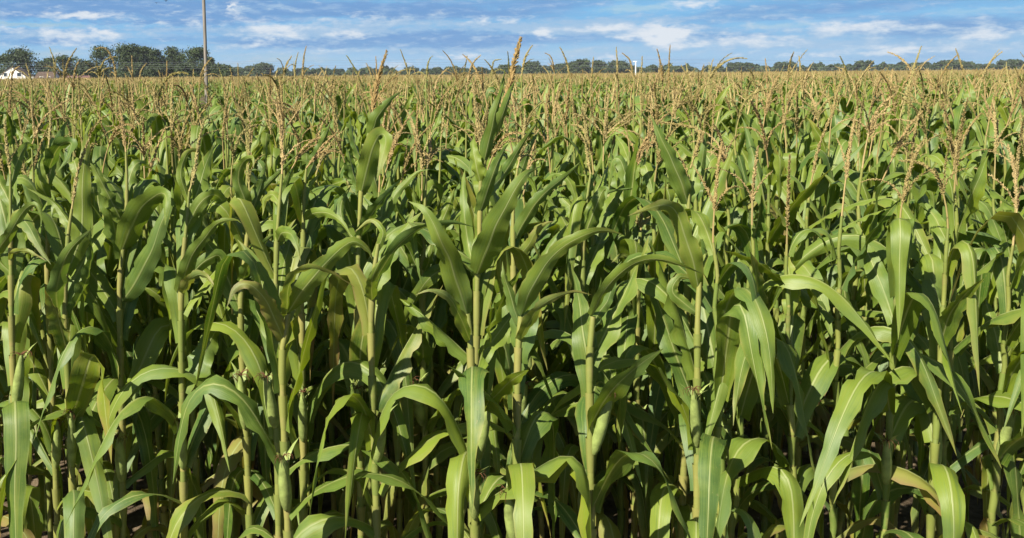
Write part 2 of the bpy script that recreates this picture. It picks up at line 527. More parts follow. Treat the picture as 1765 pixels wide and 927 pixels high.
def tassel(mb, p0, d0, kind, rng, lod, mi=0, spike=None, size=1.0, bare=False):
    """kind: upright / bowed / forked / spreading. spike: ready-made midline for a traced tassel."""
    gr = float(np.clip(rng.normal(.16, .2), 0, .75))
    tint = (rng.uniform(.25, .95), gr, rng.uniform())
    if size > 1:                       # the two thick, fully ripened ones
        tint = (.08, 0, .5)
    Ls = rng.uniform(.21, .32) * size
    if spike is None:
        d0 = unit(np.array(d0) + rng.normal(0, .10, 3))
        bend = {'upright': rng.uniform(0, .35), 'bowed': rng.uniform(.6, 1.5) if bare else rng.uniform(.8, 2.1), 'forked': rng.uniform(.1, .7), 'spreading': rng.uniform(.1, .9)}[kind]
        ped = bent(p0, d0, rng.uniform(.06, .16), 4, bend * .1, rng)
        sp = bent(ped[-1], ped[-1] - ped[-2], Ls, 9, bend, rng)
    else:
        spike = np.asarray(spike)
        ped, sp = spike[:2], spike[1:]
    nb = {'upright': rng.integers(0, 3), 'bowed': rng.integers(0, 4), 'forked': rng.integers(1, 3), 'spreading': rng.integers(3, 7)}[kind]
    br = []
    for i in range(nb):
        f = rng.uniform(.0, .3)
        p = sp[0] + (sp[min(len(sp) - 1, 3)] - sp[0]) * f
        a = rng.uniform(0, 6.28)
        up = unit(sp[1] - sp[0])
        out = np.array((math.cos(a), math.sin(a), 0))
        ang = rng.uniform(.2, .5) if kind != 'spreading' else rng.uniform(.3, .8)
        d = unit(up * math.cos(ang) + out * math.sin(ang))
        br.append(bent(p, d, rng.uniform(.13, .24) * size, 7, rng.uniform(.2, 1.7), rng))
    if lod == 0:
        tube(mb, ped, np.linspace(.0042, .0032, len(ped)), 5, tint, mi)
        tube(mb, sp, np.linspace(.0042, .0012, len(sp)), 5, tint, mi)
        spikelets(mb, sp, 860, .0098 * max(1, size), rng, tint, mi)
        for b in br:
            tube(mb, b, np.linspace(.0018, .0008, len(b)), 4, tint, mi)
            spikelets(mb, b, 400, .0078, rng, tint, mi)
    elif lod == 1:
        k = np.linspace(0, 1, 9)
        q = np.stack([np.interp(k, np.linspace(0, 1, len(sp)), sp[:, i]) for i in range(3)], -1)
        tube(mb, np.concatenate([ped[:1], q]), np.concatenate([[.004], np.where(np.arange(9) % 2, .0050, .0085) * (1 - .8 * k ** 2)]), 4, tint, mi)
        spikelets(mb, sp, 110, .014, rng, tint, mi)
        for b in br:
            tube(mb, b[::2], [.002, .0042, .0030, .0012], 3, tint, mi)
            spikelets(mb, b, 70, .012, rng, tint, mi)
    else:
        tube(mb, np.concatenate([ped[:1], sp[::3]]), np.array([.004, .008, .011, .008, .002][:1 + len(sp[::3])]), 3, tint, mi)
        for b in br[:4]:
            tube(mb, b[::3], [.003, .006, .002], 3, tint, mi)
    return sp


def ear(mb_h, mb_s, p0, azim, rng, lod):
    d = unit(np.array((math.cos(azim) * .26, math.sin(azim) * .26, 1.0)))
    L = rng.uniform(.19, .25)
    t = np.array([0, .08, .25, .5, .75, .92, 1.0])
    r = np.array([.010, .017, .0215, .0215, .0165, .010, .005]) * rng.uniform(.85, 1.1)
    tube(mb_h, p0 + d * (t * L)[:, None], r, 8 if lod == 0 else 5, (rng.uniform(), 0, 0), 3 if lod else 0)
    tipp = p0 + d * L
    if lod == 0:
        for i in range(4):   # husk leaves
            a = rng.uniform(0, 6.28)
            q = arc_pts(p0 + d * L * .72, a, 1.3, .5, .6, 5, rng.uniform(.07, .13), 5)
            blade(mb_h, q, .022, (-math.sin(a), math.cos(a), 0), 3, (.5, .4, .5), 0, .2, .05, rng)
        for i in range(12):
            a = rng.uniform(0, 6.28)
            q = bent(tipp - d * .01, unit(d + np.array((math.cos(a), math.sin(a), 0)) * rng.uniform(.2, .9)), rng.uniform(.04, .075), 5, 2.5, rng)
            tube(mb_s, q, np.linspace(.0016, .0007, 5), 3, (0, 0, 0))
    else:
        tube(mb_s, bent(tipp, d, .05, 3, 2, rng), [.004, .008, .003], 3, (0, 0, 0), 3)


def std_leaf(mb, p0, azim, frac, rng, lod, mi, zmax=None):
    """One leaf of an ordinary plant; frac is its height on the stalk, 0 low to 1 flag leaf."""
    L = (.55 + .42 * math.sin(math.pi * min(1, frac * .85 + .12))) * rng.uniform(.82, 1.15)
    if frac > .93:
        L *= .62
    W = (.058 + .042 * math.sin(math.pi * min(1, frac * .8 + .15))) * rng.uniform(.82, 1.18)
    th0 = rng.uniform(.92, 1.40) if frac > .45 else rng.uniform(.7, 1.2)
    k = rng.uniform()
    if frac > .50 and k < .50:         # stiff, upright or aslant
        th0 = rng.uniform(.60, 1.45)
        th1, tf, sh = th0 - rng.uniform(.0, .6), .6, 4
        L *= rng.uniform(.40, .66)
    elif k < .72:                      # arched
        th1, tf, sh = rng.uniform(-1.52, -.9), rng.uniform(.30, .54), rng.uniform(7, 14)
    else:                              # folded over
        th1, tf, sh = rng.uniform(-1.57, -1.2), rng.uniform(.24, .54), rng.uniform(18, 36)
    n, cols = ((22, 5), (10, 3), (5, 3))[lod]
    yel = float(np.clip(rng.normal(.24, .20) + max(0, .42 - frac) * 1.5, 0, 1.0))
    if frac < .36:                      # withered lower leaves hang
        th0, th1, tf = th0 * .75, -1.5, tf * .7
        W *= rng.uniform(.6, 1.0)
    if lod:
        W *= .78
    q = arc_pts(p0, azim, th0, th1, tf, sh, L, n, rng.normal(0, .35))
    blade(mb, q, W, (-math.sin(azim), math.cos(azim), 0), cols, (rng.uniform(), yel, rng.uniform()), rng.normal(0, 1.15), rng.choice([.15, .3, .5, .8], p=[.3, .35, .2, .15]), rng.uniform(.12, .48) if lod == 0 else rng.uniform(.05, .2), rng, mi=mi)


TK = ['upright', 'bowed', 'forked', 'spreading']


def make_plant(seed, kind, lod, height=1.0, cut=0.0, bare=False, tas=1.0):
    """Arrays of one corn plant about 2.3 m tall: {part: MB}. cut: build nothing below this height."""
    rng = np.random.default_rng(seed)
    parts = {k: MB() for k in ('stalk', 'foliage', 'tassel', 'ear', 'silk')}
    top = rng.uniform(1.80, 1.97) * height
    lean = rng.normal(0, .035, 2)
    z = np.linspace(0, top, 16)
    zig = np.where(np.arange(16) % 2, .0065, -.0065)
    st = np.stack([lean[0] * z + zig, lean[1] * z + zig * .5, z], -1)
    tnt = (rng.uniform(), float(np.clip(rng.normal(.12, .12), 0, .5)), rng.uniform())
    r = np.interp(z, [0, .6 * top, top], [.0138, .0105, .0045])
    if lod == 0:   # swollen nodes
        zz = np.sort(np.concatenate([z, z[1:-1] - .014, z[1:-1] + .014]))
        pp = np.stack([np.interp(zz, z, st[:, i]) for i in range(3)], -1)
        rr = np.interp(zz, z, r) * np.where(np.isin(zz, z), 1.22, 1.0)
        tube(parts['stalk'], pp, rr, 7, tnt)
    else:
        zk = np.linspace(cut, top, 7 if lod == 1 else 3)
        a = np.stack([np.interp(zk, z, st[:, i]) for i in range(3)], -1)
        ra = np.interp(zk, z, r)
        tube(parts['stalk'], a, ra, 4 if lod == 1 else 3, tnt, 1)
    az0 = rng.uniform(0, 6.28)
    nl = rng.integers(11, 14)
    for i in range(nl):
        fr = i / (nl - 1)
        h = (.22 + (.58 if bare else .755) * fr ** .92) * top
        if h < cut:
            continue
        az = az0 + math.pi * i + rng.normal(0, .35)
        p0 = np.array([np.interp(h, z, st[:, k]) for k in range(3)])
        p0 = p0 + np.array((math.cos(az), math.sin(az), 0)) * .006
        std_leaf(parts['foliage'], p0, az, fr, rng, lod, 0)
        if lod == 0:   # sheath hugging the stalk under the blade
            zs = np.linspace(h - .12, h, 5)
            ps = np.stack([np.interp(zs, z, st[:, k]) for k in range(3)], -1)
            tube(parts['stalk'], ps, np.interp(zs, z, r) * np.array([1.08, 1.22, 1.32, 1.42, 1.6]), 7, (rng.uniform(), 0, .5))
    d = unit(st[-1] - st[-2])
    if rng.uniform() < tas:
        tassel(parts['tassel'], st[-1], d, kind, rng, lod, 2 if lod else 0, bare=bare)
    if cut < 1.0:
        for k in range(int(rng.uniform() < .7)):
            h = rng.uniform(.36, .56) * top
            az = az0 + math.pi * k + rng.normal(0, .3)
            p0 = np.array([np.interp(h, z, st[:, j]) for j in range(3)]) + np.array((math.cos(az), math.sin(az), 0)) * .012
            ear(parts['ear'], parts['silk'], p0, az, rng, lod)
    if not parts['tassel'].n:
        return parts, top + .36, None
    zt = max(float(v[:, 2].max()) for v in parts['tassel'].V)
    tipv = np.concatenate(parts['tassel'].V)
    tip = tipv[int(np.argmax(tipv[:, 2]))]
    return parts, zt, tip


# ------------------------------------------------------------------ object helpers
def thing(name, label, cat, loc=(0, 0, 0), rz=0.0, group=None):
    o = bpy.data.objects.new(name, None)
    o.empty_display_size = .1
    COL.objects.link(o)
    o.location = loc
    o.rotation_euler = (0, 0, rz)
    o['label'], o['category'] = label, cat
    if group:
        o['group'] = group
    return o


def link(name, me, parent=None):
    o = bpy.data.objects.new(name, me)
    COL.objects.link(o)
    if parent is not None:
        o.parent = parent
    return o


def part(name, mb, mats, parent=None, smooth=True):
    return link(name, make_mesh(name, mb.arrays(), mats, smooth), parent)


def box(mb, c, s, tint=(0, 0, 0), mi=0):
    c, s = np.array(c, float), np.array(s, float) / 2
    V = np.array([(x, y, z) for x in (-1, 1) for y in (-1, 1) for z in (-1, 1)]) * s + c
    mb.add(V, [(0, 1, 3, 2), (4, 6, 7, 5), (0, 4, 5, 1), (2, 3, 7, 6), (0, 2, 6, 4), (1, 5, 7, 3)], None, tint, mi)


# ------------------------------------------------------------------ ground
g = MB()
n = 60
xs = np.concatenate([-np.geomspace(5000, 3, n // 2), np.geomspace(3, 5000, n // 2)])
ys = np.concatenate([[-200, -30], np.geomspace(1, 8000, n)])
X, Y = np.meshgrid(xs, ys)
V = np.stack([X.ravel(), Y.ravel(), np.zeros(X.size)], -1)
g.add(V, grid_faces(len(ys), len(xs)))
o = part('ground', g, [M['soil']])
o['kind'] = 'structure'


# ------------------------------------------------------------------ far trees
def tree_mesh(seed, Wd, Ht, clump, nleaf, airy, base):
    """Trunk and crown of a tree Wd wide and Ht tall whose crown starts at height base."""
    rng = np.random.default_rng(seed)
    tr, cr = MB(), MB()
    r0 = .018 * Ht + .10
    lean = rng.normal(0, .02 * Ht, 2)
    zt = np.linspace(0, Ht * .82, 8)
    ax = np.stack([lean[0] * (zt / Ht) ** 2, lean[1] * (zt / Ht) ** 2, zt], -1)
    tube(tr, ax, np.linspace(r0 * 1.25, r0 * .18, 8), 7)
    nlobe = int(14 + 10 * Wd / Ht)
    lobes = []
    for i in range(nlobe):
        h = base + (Ht - base) * rng.uniform(.0, .93)
        f = (h - base) / (Ht - base)
        rad = Wd * .5 * math.sin(math.pi * min(1, .34 + .50 * f)) ** .6
        a = rng.uniform(0, 6.28)
        rr = rad * rng.uniform(.25, .82)
        c = np.array((math.cos(a) * rr, math.sin(a) * rr, h))
        s = rng.uniform(.13, .34) * min(Wd * 1.1, Ht - base) * (1.2 - .35 * f)
        c[2] = min(c[2], Ht - s * .75)
        lobes.append((c, s))
        q0 = np.array([np.interp(max(base * .5, h - rr * .9), zt, ax[:, k]) for k in range(3)])
        mid = (q0 + c) / 2 + np.array((0, 0, -.08 * rr))
        tube(tr, [q0, mid, c], [r0 * .42, r0 * .26, r0 * .08], 5)
    lobes.append((np.array((lean[0], lean[1], Ht - .17 * Wd)), .19 * Wd))
    per = nleaf // len(lobes)
    for c, s in lobes:
        k = per
        d = unit(rng.normal(size=(k, 3)))
        rad = s * np.clip(rng.normal(.82, .25, (k, 1)), .1, 1.35)
        if airy:
            hole = unit(rng.normal(size=(3, 3)))
            ok = (d @ hole.T).max(1) < .80
            d, rad = d[ok], rad[ok]
        pos = c + d * rad * np.array((1.1, 1.1, .8))
        ok = pos[:, 2] > base * .55
        pos, d = pos[ok], d[ok]
        k = len(pos)
        if not k:
            continue
        nn = unit(d * .8 + rng.normal(0, .7, (k, 3)))
        a = unit(np.cross(nn, rng.normal(size=(k, 3))))
        b = np.cross(nn, a)
        sz = clump * rng.uniform(.5, 1.35, (k, 1))
        q = np.stack([pos + (a * x * rng.uniform(.6, 1.2, (k, 1)) + b * y) * sz * .5 for x, y in ((1, .25), (-.2, 1), (-1, -.2), (.15, -1))], 1)
        tn = np.zeros((k, 3))
        tn[:, 0] = np.clip(rng.normal(.45, .25, k) + rng.normal(0, .12), 0, 1)
        tn[:, 1] = np.clip(rng.normal(.15, .2, k), 0, 1)
        cr.add(q.reshape(-1, 3), np.arange(k * 4).reshape(-1, 4), None, np.repeat(tn, 4, 0))
    return tr, cr


def tree(u0, u1, vtop, depth, label, airy=False, seed=0, base=.18, group='trees along the far edge of the field'):
    uc = (u0 + u1) / 2
    b = ground_at(uc, depth)
    Ht = P(uc, vtop, depth)[2]
    Wd = (u1 - u0) / FPX * depth
    t = thing('broadleaf_tree', label, 'tree', b, 0, group)
    big = (u1 - u0) > 22
    tr, cr = tree_mesh(seed, Wd, Ht, max(.5, depth / 620.), (6500 + int(60 * max(0, u1 - u0 - 40))) if big else 2600, airy, Ht * base)
    part('trunk', tr, [M['bark']], t)
    part('crown', cr, [M['crown']], t, smooth=False)


near_wood = [
    (-8, 68, 83, 300, 'broad round dark tree behind the white gabled house', 0),
    (66, 98, 99, 330, 'small pale green tree between the round dark tree and the taller wood', 0),
    (92, 134, 95, 315, 'loose mid green tree beyond the brown roofed house', 1),
    (128, 162, 104, 300, 'low bushy tree at the foot of the tall wood, behind the reddish roof', 0),
    (152, 204, 79, 312, 'tall tree behind the arching tassels, first of the high wood', 1),
    (198, 236, 76, 300, 'tallest tree of the wood, with ragged top, two trees in from the arching tassels', 0),
    (224, 262, 80, 318, 'dark wide tree leaning against the tallest one of the wood', 0),
    (256, 284, 85, 305, 'narrow pointed dark tree beside a gap of sky in the wood', 0),
    (278, 322, 80, 322, 'airy tree with sky showing through its thin crown', 1),
    (316, 356, 82, 308, 'dense tree whose crown runs up against the utility pole', 0),
    (346, 374, 97, 302, 'shorter dark tree on the far side of the utility pole', 0),
    (368, 400, 110, 296, 'low yellow green tree at the end of the wood past the pole', 0),
    (206, 250, 108, 290, 'dark shrubby tree under the tallest tree of the wood', 0),
    (252, 300, 110, 288, 'dark low tree filling the foot of the narrow pointed one', 0),
    (296, 345, 108, 290, 'dark low tree under the airy crown beside the pole', 0),
]
for i, (a, b_, v, d, lab, ai) in enumerate(near_wood):
    tree(a - 3, b_ + 3, v, d, lab, bool(ai), 170 + i, .04)

far_line = [
    (392, 424, 116, 620, 'flat topped far tree just past the end of the wood'),
    (416, 446, 114, 640, 'far grey green tree joined to the domed one'),
    (436, 476, 109, 600, 'domed far tree standing above the low hedge line'),
    (470, 506, 117, 660, 'low far tree behind the cluster of tall dark tassels'),
    (500, 540, 118, 680, 'low far tree in the even part of the tree line, touching the bare tassel tips'),
    (534, 574, 118, 690, 'long low far tree in the even part of the tree line'),
    (566, 600, 119, 690, 'lowest far tree at the end of the even tree line'),
    (596, 616, 117, 640, 'small round far tree before the first thick brown tassel'),
    (614, 656, 116, 640, 'wide far tree seen directly behind the first thick brown tassel'),
    (654, 686, 120, 650, 'low far tree right after the first thick brown tassel'),
    (688, 724, 115, 620, 'rounded far tree above the pair of straight grey tassel tips'),
    (720, 748, 119, 640, 'low dark far tree under the blackened tassel tip'),
    (744, 764, 116, 620, 'narrow far tree behind the forked tassel'),
    (764, 806, 115, 620, 'wide far tree before the white shed'),
    (814, 844, 116, 610, 'round far tree beside the white shed'),
    (838, 860, 120, 640, 'small dark far tree between two rounder ones past the shed'),
    (852, 886, 112, 600, 'far tree half covered by the tallest brown tassel'),
    (900, 938, 106, 580, 'dark dome shaped far tree just past the tallest brown tassel'),
    (932, 962, 113, 640, 'pale far tree in the dip beside the dark dome'),
    (956, 982, 110, 600, 'far tree covered by a bowed black tassel tip'),
    (976, 1022, 103, 560, 'largest far tree of the line, broad and rounded'),
    (1018, 1048, 105, 580, 'far tree joined to the largest one of the line'),
    (1044, 1088, 105, 570, 'wide far tree crossed by a thin straight tassel'),
    (1082, 1100, 113, 600, 'far tree hidden partly by the white marker post'),
    (1098, 1114, 116, 620, 'small far tree just past the white marker post'),
    (1112, 1136, 112, 600, 'far tree under a v shaped pair of grey tassels'),
    (1132, 1160, 117, 640, 'low far tree crossed by the blackest straight tassel'),
    (1154, 1186, 114, 610, 'rounded far tree after the blackest straight tassel'),
    (1184, 1214, 121, 660, 'lowest far tree in the dip where the wires come down'),
    (1210, 1252, 113, 620, 'far tree that rises again after the dip in the line'),
    (1250, 1296, 108, 600, 'broad far tree next after the rise in the line'),
    (1292, 1330, 114, 640, 'middling far tree between two broad ones'),
    (1326, 1380, 107, 600, 'second broad far tree after the rise in the line'),
    (1376, 1420, 115, 650, 'low far tree behind a gap between broad ones'),
    (1416, 1470, 110, 620, 'flat broad far tree about midway along the open end of the line'),
    (1466, 1510, 105, 580, 'tall dark far tree of the open end of the line'),
    (1506, 1560, 112, 640, 'pale low far tree next to the tall dark one'),
    (1556, 1610, 108, 620, 'round far tree third from the end of the line'),
    (1606, 1670, 104, 590, 'broad far tree next to last of the line'),
    (1664, 1720, 110, 620, 'low wide far tree close to the end of the line'),
    (1716, 1775, 103, 580, 'last broad far tree of the line'),
]
for i, (a, b_, v, d, lab) in enumerate(far_line):
    tree(a, b_, v, d, lab, False, 300 + i, .06)
hb = MB()   # the scrub at their feet, too far to count
rng = np.random.default_rng(5)
k = 36000
uu = rng.uniform(-150, 1900, k)
dd = rng.uniform(600, 700, k)
px = np.array([ground_at(a, d) for a, d in zip(uu, dd)])
px[:, 2] = rng.uniform(0, 1, k) ** .8 * (5.0 + 1.5 * np.sin(uu * .05) + .9 * np.sin(uu * .17 + 1) + .6 * np.sin(uu * .41))
nn = unit(rng.normal(size=(k, 3)))
a = unit(np.cross(nn, rng.normal(size=(k, 3))))
b = np.cross(nn, a)
sz = rng.uniform(.5, 1.3, (k, 1))
q = np.stack([px + (a * x + b * y) * sz for x, y in ((1, .2), (-.2, 1), (-1, -.2), (.2, -1))], 1)
tn = np.zeros((k, 3))
tn[:, 0] = np.clip(rng.normal(.4, .25, k), 0, 1)
hb.add(q.reshape(-1, 3), np.arange(4 * k).reshape(-1, 4), None, np.repeat(tn, 4, 0))
o = part('undergrowth', hb, [M['crown']], smooth=False)
o['kind'] = 'stuff'
o['label'] = 'dark scrub along the feet of the far tree line'


# ------------------------------------------------------------------ houses
def house(name, label, u0, u1, v_eave, v_ridge, depth, roof_mat, along, group=None, length=9.0, openings=(), turn=0.0):
    """A gabled house seen at u0..u1. along: ridge runs away from the camera (gable end faces it) or across."""
    uc = (u0 + u1) / 2
    b = ground_at(uc, depth)
    wd = (u1 - u0) / FPX * depth
    ze = P(uc, v_eave, depth)[2]
    zr = P(uc, v_ridge, depth)[2]
    t = thing(name, label, 'house', b, math.atan2(b[1], b[0]) - math.pi / 2 + turn)
    wall, roof = MB(), MB()
    box(wall, (0, length / 2, ze / 2), (wd, length, ze))
    if along:
        for y in (0, length):
            wall.add([(-wd / 2, y, ze), (wd / 2, y, ze), (0.01, y, zr - .05), (-.01, y, zr - .05)], [(0, 1, 2, 3)])
        for s in (-1, 1):
            e, r = np.array((s * (wd / 2 + .15), 0, ze - .13)), np.array((0, 0, zr))
            V = []
            for p, dz in ((e, 0), (r, 0), (r, .11), (e, .11)):
                V += [(p[0], -.15, p[2] + dz), (p[0], length + .15, p[2] + dz)]
            roof.add(V, [(0, 1, 3, 2), (2, 3, 5, 4), (4, 5, 7, 6), (6, 7, 1, 0), (0, 2, 4, 6), (1, 7, 5, 3)])
    else:
        for x in (-wd / 2, wd / 2):
            wall.add([(x, 0, ze), (x, length, ze), (x, length / 2 + .01, zr - .05), (x, length / 2 - .01, zr - .05)], [(0, 1, 2, 3)])
        for s in (-1, 1):
            e, r = (length / 2 + s * (length / 2 + .35), ze - .2), (length / 2, zr)
            V = []
            for p, dz in ((e, 0), (r, 0), (r, .11), (e, .11)):
                V += [(-wd / 2 - .4, p[0], p[1] + dz), (wd / 2 + .4, p[0], p[1] + dz)]
            roof.add(V, [(0, 1, 3, 2), (2, 3, 5, 4), (4, 5, 7, 6), (6, 7, 1, 0), (0, 2, 4, 6), (1, 7, 5, 3)])
    part('wall', wall, [M['white']], t, False)
    part('roof', roof, [roof_mat], t, False)
    for kind, x, z, w_, h_ in openings:
        f = MB()
        x0 = x * wd / 2
        for (cx, cz, sx, sz_) in ((x0 - w_ / 2, z, .08, h_), (x0 + w_ / 2, z, .08, h_), (x0, z + h_ / 2, w_ + .08, .08), (x0, z - h_ / 2, w_ + .08, .08)):
            box(f, (cx, -.03, cz), (sx, .09, sz_))
        fr = part(kind, f, [M['white']], t, False)
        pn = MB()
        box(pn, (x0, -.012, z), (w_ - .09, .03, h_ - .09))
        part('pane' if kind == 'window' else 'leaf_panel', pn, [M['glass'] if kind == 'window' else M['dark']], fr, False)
    return t


house('gabled_house', 'white gabled house with a dark opening under its roof, beneath the round dark tree', -3, 43, 131, 115.5, 245, M['brown_roof'], True, length=10, turn=-.22,
      openings=[('window', .55, 3.2, 1.1, 1.0), ('window', -.45, 3.2, .9, 1.0), ('door', .1, 1.0, .95, 1.95)])
house('low_house', 'small white house with a brown shingled roof next to the gabled house', 61, 90, 133.5, 124, 250, M['brown_roof'], False, length=7.5, turn=-.3,
      openings=[('window', -.3, 2.2, .9, .8), ('window', .55, 2.2, .9, .8), ('door', .1, 1.0, .95, 1.95)])
house('long_house', 'long low building with a dull reddish roof in front of the wood', 96, 152, 136.2, 131, 255, M['red_roof'], False, length=7,
      openings=[('window', -.6, 1.5, 1.1, .8), ('window', .6, 1.5, 1.1, .8), ('door', .05, 1.0, .95, 1.95)])
house('shed', 'tiny white shed at the foot of the far tree line', 817, 827, 131, 128.5, 330, M['white'], True, length=3,
      openings=[('door', 0, 1.0, .9, 1.9)])


# ------------------------------------------------------------------ utility pole, marker post, wires, birds
def plumb(u, v, depth):
    return P(u, v, depth)


D_POLE = 46.0
pb = pb_pole = ground_at(354.8, D_POLE)
t = thing('utility_pole', 'tall weathered grey wooden utility pole rising out of the corn', 'utility pole', pb)
mb = MB()
zz = np.linspace(0, 10.4, 24)
tube(mb, np.stack([.02 * np.sin(zz * .6) - .004 * zz, 0 * zz, zz], -1), np.linspace(.088, .070, 24), 14, (0, 0, 0))
part('shaft', mb, [M['pole']], t)
mb = MB()
box(mb, (-.04, -.11, 9.7), (2.4, .10, .12))
arm = part('crossarm', mb, [M['pole']], t, False)
for x in (-1.05, .0, 1.05):
    mb = MB()
    tube(mb, [(x - .04, -.11, 9.76), (x - .04, -.11, 9.84), (x - .04, -.11, 9.86), (x - .04, -.11, 9.93)], [.02, .045, .03, .04], 8)
    part('insulator', mb, [M['metal']], arm)
mb = MB()
zz = np.linspace(1.2, 3.2, 6)
tube(mb, np.stack([.082 + 0 * zz, -.02 + 0 * zz, zz], -1), .014, 6)
part('ground_conduit', mb, [M['metal']], t)

pb = ground_at(1095.5, 62)
t = thing('marker_post', 'slim white post with a short cap bar sticking out of the corn', 'post', pb)
mb = MB()
tube(mb, [(0, 0, 0), (0, 0, 1.5), (0, 0, 2.85), (0, 0, 3.02)], [.042, .040, .038, .025], 8)
part('shaft', mb, [M['post']], t)
mb = MB()
box(mb, (-.06, 0, 3.05), (.22, .06, .05))
part('cap_bar', mb, [M['post']], t, False)

for i, (pts, lab) in enumerate([
        (((-300, 112), (100, 108), (400, 107.5), (800, 101), (1200, 103), (2000, 108)), 'topmost wire of the overhead line across the sky'),
        (((-300, 116), (100, 112), (400, 110), (800, 106), (1200, 109), (2000, 114)), 'second wire from the top of the overhead line'),
        (((-300, 119), (100, 116), (500, 113), (800, 110), (1200, 114.5), (2000, 121)), 'third wire from the top of the overhead line'),
        (((-300, 122), (100, 119), (600, 117), (850, 115), (1200, 118), (2000, 125)), 'lowest wire of the overhead line, close above the trees')]):
    ctrl = np.array([P(u, v, 118) for u, v in pts])
    k = np.linspace(0, 1, 60)
    kk = np.array([u for u, v in pts], float)
    kk = (kk - kk[0]) / (kk[-1] - kk[0])
    q = np.stack([np.interp(k, kk, ctrl[:, j]) for j in range(3)], -1)
    for _ in range(40):
        q[1:-1] = (q[:-2] + 2 * q[1:-1] + q[2:]) / 4
    mb = MB()
    tube(mb, q, .009, 5)
    o = part('overhead_wire', mb, [M['wire']])
    o['label'], o['category'], o['group'] = lab, 'wire', 'wires of the overhead line'

for (u, v, rz, lab) in ((270, 5, .4, 'small dark bird flying a little lower of the two'), (286, 1.5, -.5, 'small dark bird flying a little higher of the two')):
    c = P(u, v, 70)
    t = thing('flying_bird', lab, 'bird', c, rz, 'birds high over the field')
    mb = MB()
    tube(mb, [(0, -.11, 0), (0, -.08, .005), (0, 0, 0), (0, .06, .005), (0, .095, .015), (0, .12, .005)], [.008, .02, .032, .022, .020, .004], 8)
    for s in (-1, 1):
        mb.add([(s * .02, .05, .01), (s * .02, -.04, .01), (s * .12, -.03, .055), (s * .12, .05, .06), (s * .24, -.045, .03), (s * .23, -.015, .032),
                (s * .02, .05, .004), (s * .02, -.04, .004), (s * .12, -.03, .049), (s * .12, .05, .054), (s * .24, -.045, .027), (s * .23, -.015, .029)],
               [(0, 1, 2, 3), (3, 2, 4, 5), (6, 9, 8, 7), (9, 11, 10, 8)])
    mb.add([(-.02, -.10, 0), (.02, -.10, 0), (.035, -.17, 0), (-.035, -.17, 0)], [(0, 1, 2, 3)])
    part('body', mb, [M['feather']], t)


# ------------------------------------------------------------------ the air between: faint summer haze
m, hz = mat('haze_air')
pv = hz.n('ShaderNodeVolumePrincipled')
pv.inputs['Color'].default_value = (0.80, 0.88, 1.0, 1)
pv.inputs['Density'].default_value = 0.00013
hz.t.links.new(pv.outputs[0], hz.n('ShaderNodeOutputMaterial').inputs['Volume'])
mb = MB()
box(mb, (60, 400, 9), (1900, 1000, 20))
o = part('haze', mb, [m], None, False)
o['kind'] = 'stuff'


# ------------------------------------------------------------------ corn: the traced plants of the field's edge
GROUP = 'corn plants standing in the field'


def catmull(pts, n):
    pts = np.asarray(pts, float)
    q = np.concatenate([[2 * pts[0] - pts[1]], pts, [2 * pts[-1] - pts[-2]]])
    seg = np.linalg.norm(np.diff(pts, axis=0), axis=1)
    cum = np.concatenate([[0], np.cumsum(seg)]) / seg.sum()
    out = []
    for s in np.linspace(0, 1, n):
        i = min(len(pts) - 2, int(np.searchsorted(cum, s, 'right')) - 1)
        t = (s - cum[i]) / max(cum[i + 1] - cum[i], 1e-9)
        a, b, c, d = q[i:i + 4]
        out.append(.5 * ((2 * b) + (-a + c) * t + (2 * a - 5 * b + 4 * c - d) * t * t + (-a + 3 * b - 3 * c + d) * t ** 3))
    return np.array(out)


def put_parts(t, parts):
    if parts['stalk'].n:
        part('stalk', parts['stalk'], [M['stalk']], t)
    if parts['foliage'].n:
        part('foliage', parts['foliage'], [M['leaf']], t)
    if parts['tassel'].n:
        part('tassel', parts['tassel'], [M['tassel']], t)
    if parts['ear'].n:
        e = part('ear', parts['ear'], [M['husk']], t)
        if parts['silk'].n:
            part('silk', parts['silk'], [M['silk']], e)


